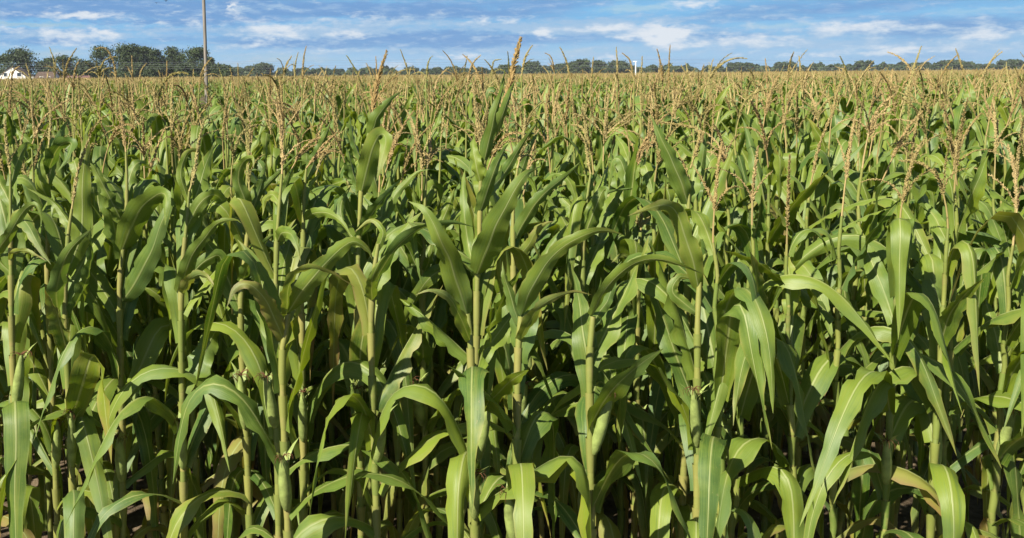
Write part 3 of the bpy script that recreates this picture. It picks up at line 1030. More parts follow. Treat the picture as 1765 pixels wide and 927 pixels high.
def hero(label, D, stalk, leaves, tas=None, seed=0, kind='upright', lower=True, thick=.8):
    """A plant traced from the photograph. stalk: (u, v) from low to high; leaves: (points (u, v, depth offset), width px, roll, tint, yellow, fold, twist)."""
    rng = np.random.default_rng(900 + seed)
    s3 = [P(u, v, D) for u, v in stalk]
    low = s3[0]
    b = np.array((low[0] + rng.normal(0, .02), low[1] + rng.normal(0, .03), 0.0))
    t = thing('corn_plant', label, 'corn plant', b, 0, GROUP)
    parts = {k: MB() for k in ('stalk', 'foliage', 'tassel', 'ear', 'silk')}
    path = catmull([b, b * .5 + low * .5 + np.array((.006, 0, 0))] + s3, 22) - b
    zz = path[:, 2]
    zt = zz[-1]
    r = np.interp(zz, [0, 1.0, 1.5, max(1.9, zt)], [.0138, .0118, .0098, .0048])
    r = r * np.where(np.arange(22) % 2, 1.0, 1.14)
    tube(parts['stalk'], path, r, 8, (rng.uniform(.3, .9), rng.uniform(0, .2), .5))
    for h in np.arange(.45, zt - .1, .16):     # sheaths
        zs = np.linspace(h - .12, h, 5)
        ps = np.stack([np.interp(zs, zz, path[:, k]) for k in range(3)], -1)
        tube(parts['stalk'], ps, np.interp(zs, zz, r) * np.array([1.05, 1.12, 1.2, 1.28, 1.4]), 8, (rng.uniform(), rng.uniform(0, .35), .5))
    for lf in leaves:
        pts, wpx, roll, tr, yel, fold, twist = (list(lf) + [0, .5, .25, .3, 0])[:7] if len(lf) < 7 else lf
        pts = [(p + (0,))[:3] for p in pts]
        c3 = catmull([P(u, v, D + dd) for u, v, dd in pts], 30)
        T = unit(np.gradient(c3, axis=0))
        view = unit(EYEV - c3)
        S = unit(np.cross(view, T))
        S = rotate_about(S, T, np.full(len(S), roll))
        blade(parts['foliage'], c3 - b, wpx / FPX * D, S, 7, (tr, yel, rng.uniform()), twist, fold, rng.uniform(.12, .34), rng, base=.6)
    if lower:
        lowz = max(.7, low[2] - .12)
        az0 = rng.uniform(0, 6.28)
        for i, h in enumerate(np.arange(.38, lowz, .15)):
            az = az0 + math.pi * i + rng.normal(0, .4)
            p0 = np.array([np.interp(h, zz, path[:, k]) for k in range(3)])
            std_leaf(parts['foliage'], p0, az, h / 2.0, rng, 0, 0)
        for h in (lowz + .05, lowz + .17, lowz + .3, lowz + .42):
            if h < zt - .12:
                az = az0 + rng.uniform(.2, 2.9)      # behind, away from the camera
                p0 = np.array([np.interp(h, zz, path[:, k]) for k in range(3)])
                std_leaf(parts['foliage'], p0, rng.uniform(.3, 2.85), h / 2.1, rng, 0, 0)
        h = rng.uniform(.62, 1.05)
        az = rng.uniform(3.6, 5.8)
        p0 = np.array([np.interp(h, zz, path[:, k]) for k in range(3)]) + np.array((math.cos(az), math.sin(az), 0)) * .012
        ear(parts['ear'], parts['silk'], p0, az, rng, 0)
    if tas is not None:
        tp = catmull([P(u, v, D + .03 * i) for i, (u, v) in enumerate(tas)], 11) - b
        tassel(parts['tassel'], tp[0], tp[1] - tp[0], kind, rng, 0, 0, spike=tp, size=thick)
    put_parts(t, parts)
    return t


H = hero
H('corn plant with a huge folded leaf over its stalk and a straight bare tassel stem', 3.9, [(206, 520), (210, 450), (217, 390), (219, 320), (217, 262)], [
    ([(208, 438), (224, 398, -.05), (246, 358, -.12), (270, 338, -.2), (284, 336, -.26), (288, 356, -.3), (284, 388, -.3)], 48, .25, .55, .12, .22, .25),
    ([(210, 520), (232, 490, -.1), (256, 440, -.18), (280, 385, -.22), (293, 345, -.2), (297, 322, -.15)], 40, -.25, .35, .1, .3, 0),
    ([(218, 345), (222, 310, .03), (235, 283, .05), (248, 280, .1), (262, 292, .15)], 25, -.3, .75, .3, .3, 0)],
    [(217, 262), (214, 236), (210, 205), (205, 168)], 1)
H('corn plant with a brown beaded tassel slanting across its wide pale leaf', 3.75, [(112, 540), (114, 470), (117, 410), (124, 360)], [
    ([(116, 470), (140, 400, .1), (143, 330, .15), (147, 268, .2), (148, 238, .22), (150, 226, .3)], 40, .2, .8, .42, .2, 0),
    ([(100, 540), (97, 500, -.1), (110, 450, -.18), (135, 415, -.2), (162, 392, -.2)], 34, .3, .45, .2, .3, 0),
    ([(122, 540), (150, 480, 0), (158, 430, .02), (156, 385, .05)], 30, .9, .2, .2, .4, .3),
    ([(120, 385), (95, 352, .05), (70, 336, .05), (45, 323, .05)], 12, .4, .7, .3, .4, 0)],
    [(124, 360), (130, 318), (140, 275), (156, 234)], 2)
H('corn plant on a bare yellow stalk under a dark drooping leaf and two bluish ones', 4.0, [(82, 500), (82, 445), (83, 380), (83, 320), (84, 250)], [
    ([(84, 302), (88, 280, -.04), (104, 252, -.12), (122, 246, -.2), (116, 272, -.27), (98, 296, -.3)], 30, .6, .15, .1, .35, .2),
    ([(83, 345), (72, 318, -.05), (68, 285, -.05), (74, 262, 0)], 24, -.3, .9, .15, .3, 0),
    ([(82, 335), (80, 370, -.1), (90, 410, -.15), (104, 440, -.18)], 15, .1, .85, .2, .3, 0),
    ([(83, 320), (92, 270, .05), (108, 225, .1), (118, 205, .15)], 24, .4, .5, .2, .3, 0)],
    [(84, 250), (86, 228), (88, 205), (85, 170)], 3)
H('corn plant at the edge with a brown spotted leaf arching over a bluish one', 3.8, [(20, 560), (19, 470), (18, 390), (18, 300)], [
    ([(18, 395), (32, 374, -.08), (50, 392, -.15), (68, 425, -.2), (88, 456, -.22)], 28, -.4, .3, .5, .35, .2),
    ([(18, 470), (-6, 440, 0), (18, 400, -.1), (42, 362, -.15), (62, 352, -.2), (72, 372, -.2), (70, 395, -.2)], 22, .2, .6, .15, .3, 0),
    ([(18, 450), (22, 436, -.05), (45, 432, -.1), (80, 450, -.15)], 11, .5, .9, .7, .3, 0),
    ([(18, 350), (2, 320, .05), (-10, 290, .1), (-30, 270, .1)], 26, .2, .4, .2, .3, 0),
    ([(18, 320), (28, 285, .05), (40, 258, .1), (52, 250, .15), (60, 262, .2)], 22, .3, .5, .2, .3, 0)],
    [(18, 300), (14, 270), (10, 240), (8, 205)], 4)
H('corn plant with a long pale leaf slanting up beside a darker drooping one', 3.7, [(312, 560), (313, 500), (316, 440), (322, 385), (326, 330)], [
    ([(306, 505), (325, 455, -.1), (348, 415, -.15), (374, 385, -.2), (404, 377, -.2), (416, 384, -.2)], 27, .3, .65, .2, .3, 0),
    ([(318, 400), (338, 360, 0), (360, 338, .03), (378, 340, .08), (396, 372, .12), (402, 410, .15)], 24, .1, .55, .2, .3, .1),
    ([(314, 485), (372, 440, .05), (385, 470, .08), (392, 510, .1)], 26, .2, .3, .3, .4, .3),
    ([(313, 510), (330, 480, -.1), (352, 475, -.15), (372, 495, -.2)], 22, .5, .25, .7, .4, .2),
    ([(326, 350), (318, 310, .05), (312, 280, .1), (318, 262, .15)], 20, -.2, .9, .3, .3, 0),
    ([(324, 345), (312, 300, 0), (322, 264, .04), (345, 262, .06), (352, 290, .05)], 16, .3, .7, .45, .3, .3)],
    [(326, 330), (335, 300), (342, 250), (352, 205)], 5)
H('corn plant whose upright leaf curls over at the top above a bare joint', 3.75, [(415, 560), (418, 480), (424, 430), (428, 385), (430, 330)], [
    ([(429, 388), (424, 350, -.05), (412, 315, -.08), (414, 290, -.1), (424, 275, -.14), (436, 272, -.18), (438, 290, -.2)], 25, .2, .6, .35, .25, 0),
    ([(428, 385), (444, 340, .03), (455, 300, .05), (460, 280, .08)], 30, .5, .15, .15, .4, .2),
    ([(426, 370), (455, 325, .05), (485, 295, .05), (516, 262, .05)], 15, .5, .5, .15, .55, 0),
    ([(416, 488), (438, 440, -.08), (462, 412, -.1), (478, 402, -.1)], 25, .6, .15, .2, .35, 0),
    ([(424, 420), (432, 380, .08), (440, 345, .1), (446, 330, .1)], 22, -.4, .85, .1, .3, 0)],
    [(430, 330), (428, 295), (429, 262), (424, 205)], 6)
H('corn plant with a jointed yellow stalk and a small leaf curling down from it', 3.6, [(474, 560), (475, 500), (477, 420), (481, 360), (486, 300)], [
    ([(477, 418), (486, 402, -.1), (501, 404, -.2), (511, 424, -.25), (518, 450, -.27)], 24, -.2, .65, .35, .3, .2),
    ([(480, 370), (490, 330, .05), (500, 300, .05), (508, 285, .08)], 20, .4, .4, .2, .35, .2),
    ([(476, 452), (460, 478, .05), (466, 510, .1)], 18, .6, .4, .3, .4, 0),
    ([(482, 350), (470, 335, .05), (456, 345, .1), (452, 372, .1)], 18, .3, .9, .5, .3, .2)],
    [(486, 300), (487, 265), (484, 225), (476, 178)], 7)
H('corn plant with a big bright arching leaf showing a white midrib along it', 3.3, [(486, 640), (490, 590), (496, 540)], [
    ([(496, 540), (522, 500, -.1), (556, 458, -.15), (590, 426, -.2), (612, 416, -.22), (634, 432, -.2), (642, 450, -.18)], 40, .25, .75, .35, .3, 0),
    ([(494, 545), (498, 492, -.15), (520, 466, -.2), (552, 464, -.22), (590, 482, -.2), (612, 496, -.2)], 26, .8, .55, .6, .35, .4),
    ([(490, 590), (460, 520, -.1), (430, 490, -.15), (405, 498, -.15), (392, 530, -.15)], 32, .2, .4, .75, .3, .2)], None, 8)
H('corn plant with an arching leaf over a dark hanging one, beside the folded yellowish leaf', 3.8, [(520, 560), (521, 470), (523, 400), (524, 340), (528, 290)], [
    ([(524, 380), (540, 368, -.1), (565, 368, -.15), (590, 384, -.2), (606, 410, -.22)], 20, .3, .7, .2, .3, 0),
    ([(520, 452), (530, 420, 0), (545, 392, .03), (556, 376, .05)], 30, .2, .12, .1, .3, 0),
    ([(524, 362), (528, 330, .02), (540, 312, .05), (552, 300, .1)], 15, .2, .85, .4, .3, 0),
    ([(524, 345), (545, 335, .2), (560, 350, .22), (562, 375, .25)], 26, .2, .95, .65, .25, .2),
    ([(528, 310), (545, 270, .1), (560, 235, .12), (572, 205, .15)], 20, .5, .3, .1, .45, 0)],
    [(528, 290), (545, 268), (562, 246), (582, 228)], 9, 'bowed')
H('corn plant with a yellowish leaf folded flat at its top and a rolled upright one', 3.85, [(616, 560), (617, 470), (619, 400), (622, 335), (630, 260), (641, 200)], [
    ([(621, 338), (632, 300, -.05), (642, 262, -.1), (655, 234, -.15), (664, 240, -.22), (660, 275, -.27), (648, 312, -.3)], 36, .1, .9, .45, .16, .1),
    ([(636, 238), (645, 218, -.02), (652, 200, -.03), (668, 178, -.02), (690, 158, 0)], 26, .4, .5, .12, .5, .3),
    ([(619, 412), (640, 370, -.08), (662, 340, -.12), (692, 308, -.1)], 27, .7, .12, .1, .3, .1),
    ([(622, 400), (662, 368, .1), (684, 332, .1), (716, 298, .12), (740, 292, .1)], 22, -.2, .75, .1, .35, .1),
    ([(627, 285), (612, 250, .03), (606, 222, .05), (603, 196, .1)], 16, .9, .2, .05, .4, 0),
    ([(622, 330), (609, 300, .03), (603, 270, .05), (596, 250, .1)], 18, .9, .2, .1, .4, 0),
    ([(618, 420), (596, 390, .02), (588, 350, .05), (606, 320, .1)], 24, .2, .5, .1, .3, 0)],
    [(641, 200), (645, 172), (652, 135), (667, 88)], 10, 'forked', thick=1.4)
H('corn plant with a long dark arched leaf ending in a thin level tip', 3.5, [(640, 600), (641, 520), (646, 460), (652, 420)], [
    ([(638, 515), (655, 470, -.1), (682, 428, -.15), (712, 402, -.18), (738, 390, -.2), (780, 384, -.2), (822, 392, -.2)], 30, .8, .10, .15, .3, .15),
    ([(641, 520), (642, 480, -.2), (656, 450, -.25), (664, 440, -.25)], 22, .1, .7, .2, .35, 0),
    ([(646, 440), (660, 400, .1), (640, 380, .15), (610, 400, .15)], 15, .3, .8, .5, .3, 0)], None, 11)
H('corn plant with a wide grey green leaf leaning over, striped by shadow', 3.3, [(812, 640), (810, 580), (806, 540)], [
    ([(806, 545), (792, 495, -.05), (774, 450, -.1), (756, 408, -.15), (742, 375, -.15), (730, 358, -.14), (704, 346, -.1)], 44, .1, .8, .10, .18, 0),
    ([(812, 590), (780, 520, -.2), (745, 500, -.25), (716, 508, -.25)], 24, .4, .55, .55, .3, 0)], None, 12)
H('corn plant with the tallest thick brown tassel above a big broad slanting leaf', 3.45, [(821, 600), (822, 500), (826, 420), (827, 370), (830, 300), (850, 215)], [
    ([(821, 478), (838, 432, -.1), (856, 388, -.18), (880, 340, -.22), (906, 302, -.2), (926, 290, -.15)], 48, .25, .6, .18, .25, 0),
    ([(826, 372), (838, 335, -.04), (850, 300, -.06), (866, 262, -.02), (878, 246, 0)], 28, .5, .25, .12, .35, .1),
    ([(832, 290), (842, 245, -.03), (852, 200, -.05), (862, 165, -.04), (869, 138, 0)], 24, .4, .45, .08, .45, .2),
    ([(856, 235), (866, 200, -.05), (876, 170, -.05), (888, 138, 0)], 21, .6, .35, .1, .5, 0),
    ([(829, 320), (820, 285, -.02), (815, 250, 0), (818, 232, .05)], 24, -.5, .9, .08, .4, 0),
    ([(829, 345), (860, 310, .15), (885, 272, .2), (915, 225, .2), (930, 205, .2)], 26, .5, .3, .1, .35, .1),
    ([(822, 470), (806, 420, .1), (800, 370, .1), (798, 320, .15), (802, 290, .2)], 26, -.3, .5, .05, .35, 0)],
    [(850, 215), (868, 180), (880, 140), (887, 105), (898, 65)], 13, 'upright', thick=1.6)
H('corn plant behind the striped leaf with a pointed yellow leaf standing up', 4.1, [(728, 560), (729, 480), (731, 400), (733, 330), (736, 290)], [
    ([(733, 420), (752, 400, .0), (770, 365, 0), (780, 335, 0), (784, 324, 0)], 30, .2, .75, .25, .35, 0),
    ([(731, 470), (742, 440, -.1), (748, 410, -.1)], 16, .3, .5, .2, .3, 0),
    ([(733, 390), (720, 360, 0), (714, 340, 0), (712, 318, 0)], 14, .3, .5, .2, .3, 0),
    ([(731, 430), (715, 410, -.1), (712, 400, -.1), (718, 450, -.15), (728, 492, -.15)], 14, .3, .5, .2, .3, 0),
    ([(734, 350), (746, 320, .05), (758, 330, .1), (756, 352, .12)], 24, .2, .8, .35, .3, 0)],
    [(736, 290), (740, 268), (742, 248), (741, 232)], 14, 'spreading')
H('corn plant with a long leaf swooping up and over, white midrib at its base', 3.3, [(892, 650), (894, 590), (898, 545)], [
    ([(898, 545), (915, 500, -.1), (942, 455, -.16), (972, 424, -.2), (1006, 406, -.22), (1040, 398, -.2), (1074, 404, -.18)], 36, .3, .7, .4, .28, .2),
    ([(894, 590), (930, 530, -.2), (980, 505, -.25), (1020, 508, -.25)], 24, .6, .6, .65, .3, .2),
    ([(896, 560), (874, 490, 0), (868, 470, 0), (866, 450, .02)], 22, .4, .5, .3, .4, 0)], None, 15)
H('corn plant with a bluish green leaf reaching up between the broad leaves', 3.9, [(886, 560), (885, 480), (884, 400), (886, 340), (892, 290)], [
    ([(885, 420), (905, 380, -.02), (935, 338, -.04), (968, 308, -.02), (1002, 278, 0)], 27, .5, .55, .05, .35, .15),
    ([(885, 450), (905, 430, -.05), (922, 405, -.08), (940, 385, -.1), (955, 382, -.1)], 20, .1, .85, .6, .3, .2),
    ([(887, 330), (900, 290, .1), (915, 250, .1), (932, 222, .15)], 18, .5, .3, .1, .4, 0)],
    [(892, 290), (900, 255), (904, 220), (905, 190)], 16, 'spreading')
H('corn plant with two stiff dark leaves above its short yellow joint', 4.0, [(1003, 560), (1004, 480), (1006, 400), (1010, 355), (1018, 300)], [
    ([(1006, 415), (1018, 380, -.03), (1028, 350, -.05), (1038, 328, -.05), (1046, 326, -.08), (1046, 345, -.1)], 32, .2, .5, .15, .3, 0),
    ([(1009, 358), (1016, 330, 0), (1024, 308, .02), (1032, 292, .05)], 22, .8, .1, .1, .4, 0),
    ([(1007, 400), (985, 360, .05), (965, 335, .1), (962, 320, .12)], 26, .3, .6, .1, .3, .2),
    ([(1012, 345), (1040, 335, .1), (1060, 328, .1), (1098, 324, .1)], 9, .4, .3, .2, .4, 0)],
    [(1018, 300), (1012, 262), (1010, 225), (1007, 180)], 17, 'forked')
H('corn plant with a yellowing leaf bent over like a hook near the rim', 3.45, [(1202, 620), (1203, 540), (1206, 480)], [
    ([(1205, 500), (1194, 450, -.05), (1182, 405, -.08), (1168, 368, -.1), (1148, 353, -.15), (1120, 358, -.2), (1082, 372, -.22)], 36, .1, .8, .5, .2, -.3),
    ([(1203, 540), (1160, 505, 0), (1170, 478, 0), (1188, 480, 0), (1200, 495, 0)], 22, .2, .5, .5, .3, .2)], None, 18)
H('corn plant with a long low leaf running nearly level under the hooked one', 3.3, [(1016, 650), (1018, 590), (1022, 545)], [
    ([(1020, 545), (1042, 500, -.1), (1074, 466, -.15), (1108, 448, -.2), (1146, 448, -.22), (1182, 460, -.22), (1212, 472, -.2)], 25, .6, .65, .25, .3, .2),
    ([(1020, 560), (1050, 510, .1), (1060, 470, .12), (1072, 450, .14)], 22, .2, .5, .1, .3, 0)], None, 19)
H('corn plant with a broad blade slanting up against the rim, its tassel fallen level', 3.7, [(1184, 560), (1185, 480), (1186, 400), (1187, 345), (1188, 300)], [
    ([(1186, 352), (1176, 318, -.03), (1160, 282, -.05), (1142, 244, -.06), (1122, 200, -.04)], 34, .3, .35, .12, .28, .1),
    ([(1187, 345), (1195, 310, .03), (1198, 280, .05), (1194, 258, .1)], 28, -.3, .8, .05, .3, 0),
    ([(1187, 330), (1204, 300, .1), (1212, 260, .1), (1216, 225, .1)], 26, .4, .5, .1, .4, 0),
    ([(1186, 430), (1196, 390, .05), (1180, 360, .1), (1166, 352, .15)], 22, .3, .5, .3, .3, .2)],
    [(1190, 290), (1205, 240), (1202, 222), (1168, 215), (1120, 207)], 20, 'upright')
H('corn plant with narrow curled leaves and a short browned tassel among shadows', 4.15, [(1098, 560), (1100, 480), (1102, 430), (1104, 400)], [
    ([(1101, 470), (1085, 430, 0), (1070, 408, .02), (1050, 404, .05), (1038, 425, .05)], 20, .3, .8, .2, .3, 0),
    ([(1102, 450), (1118, 420, 0), (1128, 400, 0), (1124, 385, .05)], 18, .3, .5, .2, .3, 0),
    ([(1101, 480), (1090, 450, -.1), (1070, 440, -.15), (1050, 455, -.15)], 18, .5, .5, .45, .3, 0)],
    [(1104, 400), (1106, 385), (1105, 370), (1098, 355)], 21, 'spreading')


# ------------------------------------------------------------------ corn: the other plants
TDESC = {'upright': 'a straight upright tassel', 'bowed': 'a tassel bowed over', 'forked': 'a two pronged tassel', 'spreading': 'a bushy spreading tassel'}
NV, NB = 24, 16        # ordinary plants, then ones whose bare tassels stand clear of the leaves
VAR = []
for i in range(NV + NB):
    kind = TK[(0, 1, 2, 3, 0, 2)[i % 6]]
    pt, zt, tip = make_plant(4000 + i, kind, 0, bare=i >= NV)
    meshes = {k: make_mesh(k, pt[k].arrays(), [M[mt]]) for k, mt in (('stalk', 'stalk'), ('foliage', 'leaf'), ('tassel', 'tassel'), ('ear', 'husk'), ('silk', 'silk')) if pt[k].n}
    VAR.append((kind, zt, tip, meshes))


def place(i, base, rz, s, label):
    kind, zt, tip, meshes = VAR[i]
    t = thing('corn_plant', label, 'corn plant', base, rz, GROUP)
    t.scale = (s, s, s)
    for k in ('stalk', 'foliage', 'tassel'):
        link(k, meshes[k], t)
    if 'ear' in meshes:
        e = link('ear', meshes['ear'], t)
        link('silk', meshes['silk'], e)
    return t


placed = []   # (x, y) of things already standing
count = 21
# plants whose tassel tip is seen against the sky or the far field: tip pixel, depth, kind, label
TIPS = [
    (128, 84, 6.2, 'bowed', 'corn plant with a beaded tassel curving off against the sky before the loose green tree'),
    (88, 82, 8.0, 'forked', 'corn plant with a thin two stemmed tassel just past the round dark tree'),
    (44, 110, 6.5, 'forked', 'corn plant with a forked tassel crossing the end of the white house'),
    (26, 114, 6.2, 'bowed', 'corn plant with a nodding tassel before the white wall of the gabled house'),
    (182, 79, 6.6, 'bowed', 'corn plant with the highest golden tassel arching over before the wood'),
    (194, 98, 6.9, 'spreading', 'corn plant with several hanging tassel arms beside the golden arch'),
    (228, 96, 8.5, 'upright', 'corn plant with a straight pale tassel before the tallest tree'),
    (252, 110, 7.5, 'bowed', 'corn plant with a short slanting tassel before the dark wood'),
    (288, 104, 9.0, 'upright', 'corn plant with a pale tassel before the airy tree'),
    (361, 99, 5.8, 'upright', 'corn plant with a tassel leaning across the utility pole'),
    (396, 116, 8.0, 'upright', 'corn plant with a thick blunt tassel just past the utility pole'),
    (410, 108, 10.0, 'upright', 'corn plant with a thin straight tassel before the first far trees'),
    (437, 116, 7.6, 'forked', 'corn plant with a brown two armed tassel before the domed far tree'),
    (466, 118, 8.5, 'upright', 'corn plant with a bare tassel after the domed far tree'),
    (503, 97, 7.2, 'bowed', 'corn plant with the first, bending one of three dark tassel tips over the low trees'),
    (514, 91, 8.2, 'upright', 'corn plant with the thin middle one of three dark tassel tips over the low trees'),
    (527, 80, 7.0, 'upright', 'corn plant with the highest of three dark tassel tips over the low trees'),
    (596, 95, 7.5, 'upright', 'corn plant with a lone straight tassel where the even tree line ends'),
    (648, 96, 9.0, 'upright', 'corn plant with a thin pale tassel tip close by the first thick brown tassel'),
    (686, 112, 8.0, 'bowed', 'corn plant with a leaning pale tassel before the low far tree'),
    (691, 86, 7.6, 'forked', 'corn plant with a tall grey tassel leaning back over the rounded far tree'),
    (743, 96, 7.0, 'bowed', 'corn plant with a blackened tassel tip bent against the sky'),
    (763, 86, 9.5, 'spreading', 'corn plant with a green bushy tassel with one thin spire'),
    (774, 116, 6.8, 'bowed', 'corn plant with a dark hooked tassel over the far field'),
    (805, 95, 8.5, 'upright', 'corn plant with a faint thin tassel behind the curved brown one'),
    (828, 96, 6.4, 'bowed', 'corn plant with a curved brown tassel over the white shed'),
    (852, 101, 7.5, 'bowed', 'corn plant with a hooked tassel beside the thin green spire'),
    (875, 88, 9.0, 'upright', 'corn plant with a thin green spire close to the tallest brown tassel'),
    (917, 80, 6.0, 'bowed', 'corn plant with a dark tassel tip sweeping away from the tallest brown one'),
    (941, 91, 8.5, 'bowed', 'corn plant with a pale tassel drooping over the dark dome tree'),
    (966, 83, 6.2, 'bowed', 'corn plant with a blackened bowed tassel before the largest far tree'),
    (1023, 97, 8.5, 'upright', 'corn plant with a light upright tassel at the flank of the largest far tree'),
    (1063, 81, 7.0, 'upright', 'corn plant with a thin straight tassel crossing a wide far tree'),
    (1076, 91, 6.8, 'bowed', 'corn plant with a dark tassel sagging beside the white marker post'),
    (1107, 97, 6.0, 'upright', 'corn plant with a stout tan tassel straight after the white marker post'),
    (1133, 83, 7.4, 'forked', 'corn plant with two grey tassel prongs spread in a v shape'),
    (1155, 77, 7.0, 'upright', 'corn plant with the blackest straight tassel tip'),
    (1160, 108, 9.0, 'upright', 'corn plant with a thin fair tassel close after the blackest one'),
    (1184, 120, 5.6, 'spreading', 'corn plant with a shaggy golden tassel before the dip in the trees'),
    (300, 132, 5.4, 'spreading', 'corn plant with a fuzzy tan tassel low before the dark wood'),
    (480, 130, 6.0, 'spreading', 'corn plant with a fuzzy tassel over the far field under the domed tree'),
    (555, 122, 7.0, 'bowed', 'corn plant with a bent tassel over the far field under the even trees'),
    (135, 135, 5.2, 'upright', 'corn plant with a tall brown tassel under the reddish roof'),
    (985, 125, 5.6, 'upright', 'corn plant with a long brown tassel below the bowed black tip'),
    (815, 150, 4.9, 'spreading', 'corn plant with a dense double tassel before the tallest brown one'),
    (940, 160, 5.2, 'upright', 'corn plant with a lone tan tassel standing in deep green leaves'),
    (395, 160, 5.0, 'upright', 'corn plant with a beaded tan tassel below the utility pole'),
    (1050, 160, 5.2, 'spreading', 'corn plant with a dusty tassel below the wide far tree'),
    (720, 175, 5.0, 'upright', 'corn plant with a thin pale tassel above the striped grey green leaf'),
    (1262, 90, 6.6, 'bowed', 'corn plant with a bent tassel against the broad far tree after the rise'),
    (1318, 100, 7.6, 'upright', 'corn plant with a thin upright tassel before the middling far tree'),
    (1392, 84, 6.4, 'forked', 'corn plant with a pronged tassel over the low gap in the far trees'),
    (1447, 96, 7.5, 'upright', 'corn plant with a straight tassel before the flat broad far tree'),
    (1530, 88, 6.8, 'bowed', 'corn plant with a nodding tassel over the pale low far tree'),
    (1588, 78, 6.2, 'upright', 'corn plant with a high brown tassel before the round far tree'),
    (1652, 92, 7.4, 'spreading', 'corn plant with a shaggy tassel before the broad far tree'),
    (1722, 84, 6.6, 'forked', 'corn plant with a two pronged tassel before the last far tree'),
]
# of these, tassels whose line is traced: start of the bare stem to the tip
TRACE = {182: [(201, 150), (199, 122), (193, 99), (181, 82), (165, 84)], 194: [(170, 140), (173, 118), (183, 102), (202, 97)], 128: [(109, 150), (112, 127), (118, 105), (132, 83)],
         88: [(95, 140), (94, 112), (91, 97), (85, 81)], 361: [(343, 155), (346, 132), (354, 112), (366, 99)], 527: [(521, 150), (522, 118), (524, 97), (528, 79)],
         503: [(489, 135), (493, 113), (503, 96)], 514: [(508, 140), (509, 112), (514, 90)], 691: [(703, 155), (702, 120), (696, 101), (690, 85)], 743: [(734, 145), (737, 114), (740, 102), (746, 96)],
         828: [(804, 155), (810, 122), (817, 106), (829, 95)], 852: [(846, 145), (849, 112), (853, 104), (864, 102)], 917: [(899, 130), (904, 103), (911, 87), (918, 78)],
         966: [(984, 145), (979, 116), (973, 97), (965, 81)], 941: [(956, 130), (953, 108), (948, 96), (939, 91)], 1063: [(1064, 150), (1064, 112), (1062, 81)],
         1076: [(1093, 140), (1087, 108), (1081, 98), (1072, 91)], 1107: [(1105, 190), (1105, 140), (1107, 97)], 1155: [(1152, 160), (1153, 115), (1155, 77)],
         228: [(229, 145), (228, 118), (227, 96)], 252: [(240, 140), (243, 122), (252, 109)], 44: [(55, 150), (51, 128), (45, 110)], 26: [(19, 150), (21, 128), (27, 118), (34, 114)]}


def traced(D, poly, kind, label, seed, thick=.8):
    rng = np.random.default_rng(7000 + seed)
    tp = np.array([P(u, v, D) for u, v in poly])
    b = np.array((tp[0][0] + rng.normal(0, .06), tp[0][1] + rng.normal(0, .06), 0.0))
    t = thing('corn_plant', label, 'corn plant', b, 0, GROUP)
    parts = {k: MB() for k in ('stalk', 'foliage', 'tassel', 'ear', 'silk')}
    top = tp[0] - b
    path = catmull([(0, 0, 0), top * .35 + np.array((.012, 0, 0)), top * .7, top], 22)
    zz = path[:, 2]
    r = np.interp(zz, [0, 1.0, 1.5, 2.0], [.0138, .0112, .0085, .0045]) * np.where(np.arange(22) % 2, 1.0, 1.14)
    tube(parts['stalk'], path, r, 7, (rng.uniform(.3, .9), rng.uniform(0, .2), .5))
    az0 = rng.uniform(0, 6.28)
    lim = min(1.72, zz[-1] - .12)
    for i, h in enumerate(np.linspace(.45, lim, 11)):
        az = az0 + math.pi * i + rng.normal(0, .35)
        p0 = np.array([np.interp(h, zz, path[:, k]) for k in range(3)])
        std_leaf(parts['foliage'], p0, az, .95 * h / lim, rng, 0, 0)
        zs = np.linspace(h - .12, h, 5)
        ps = np.stack([np.interp(zs, zz, path[:, k]) for k in range(3)], -1)
        tube(parts['stalk'], ps, np.interp(zs, zz, r) * np.array([1.08, 1.2, 1.3, 1.4, 1.55]), 7, (rng.uniform(), 0, .5))
    q = catmull(tp, 11) - b
    tassel(parts['tassel'], q[0], q[1] - q[0], kind if kind != 'bowed' else 'upright', rng, 0, 0, spike=q, size=thick)
    put_parts(t, parts)
    return b


rng = np.random.default_rng(77)
by_kind = {k: [i for i in range(NV, NV + NB) if VAR[i][0] == k] for k in TK}
for j, (u, v, d, kind, lab) in enumerate(TIPS):
    if u in TRACE:
        placed.append(tuple(traced(d, TRACE[u], kind, lab, j)[:2]))
        count += 1
        continue
    i = by_kind[kind][j % len(by_kind[kind])]
    tipw = P(u, v, d)
    _k, zt, tip, _m = VAR[i]
    s = tipw[2] / tip[2]
    rz = rng.uniform(0, 6.28)
    cx, cy = math.cos(rz) * tip[0] - math.sin(rz) * tip[1], math.sin(rz) * tip[0] + math.cos(rz) * tip[1]
    base = (tipw[0] - s * cx, tipw[1] - s * cy, 0.0)
    place(i, base, rz, s, lab)
    placed.append(base[:2])
    count += 1

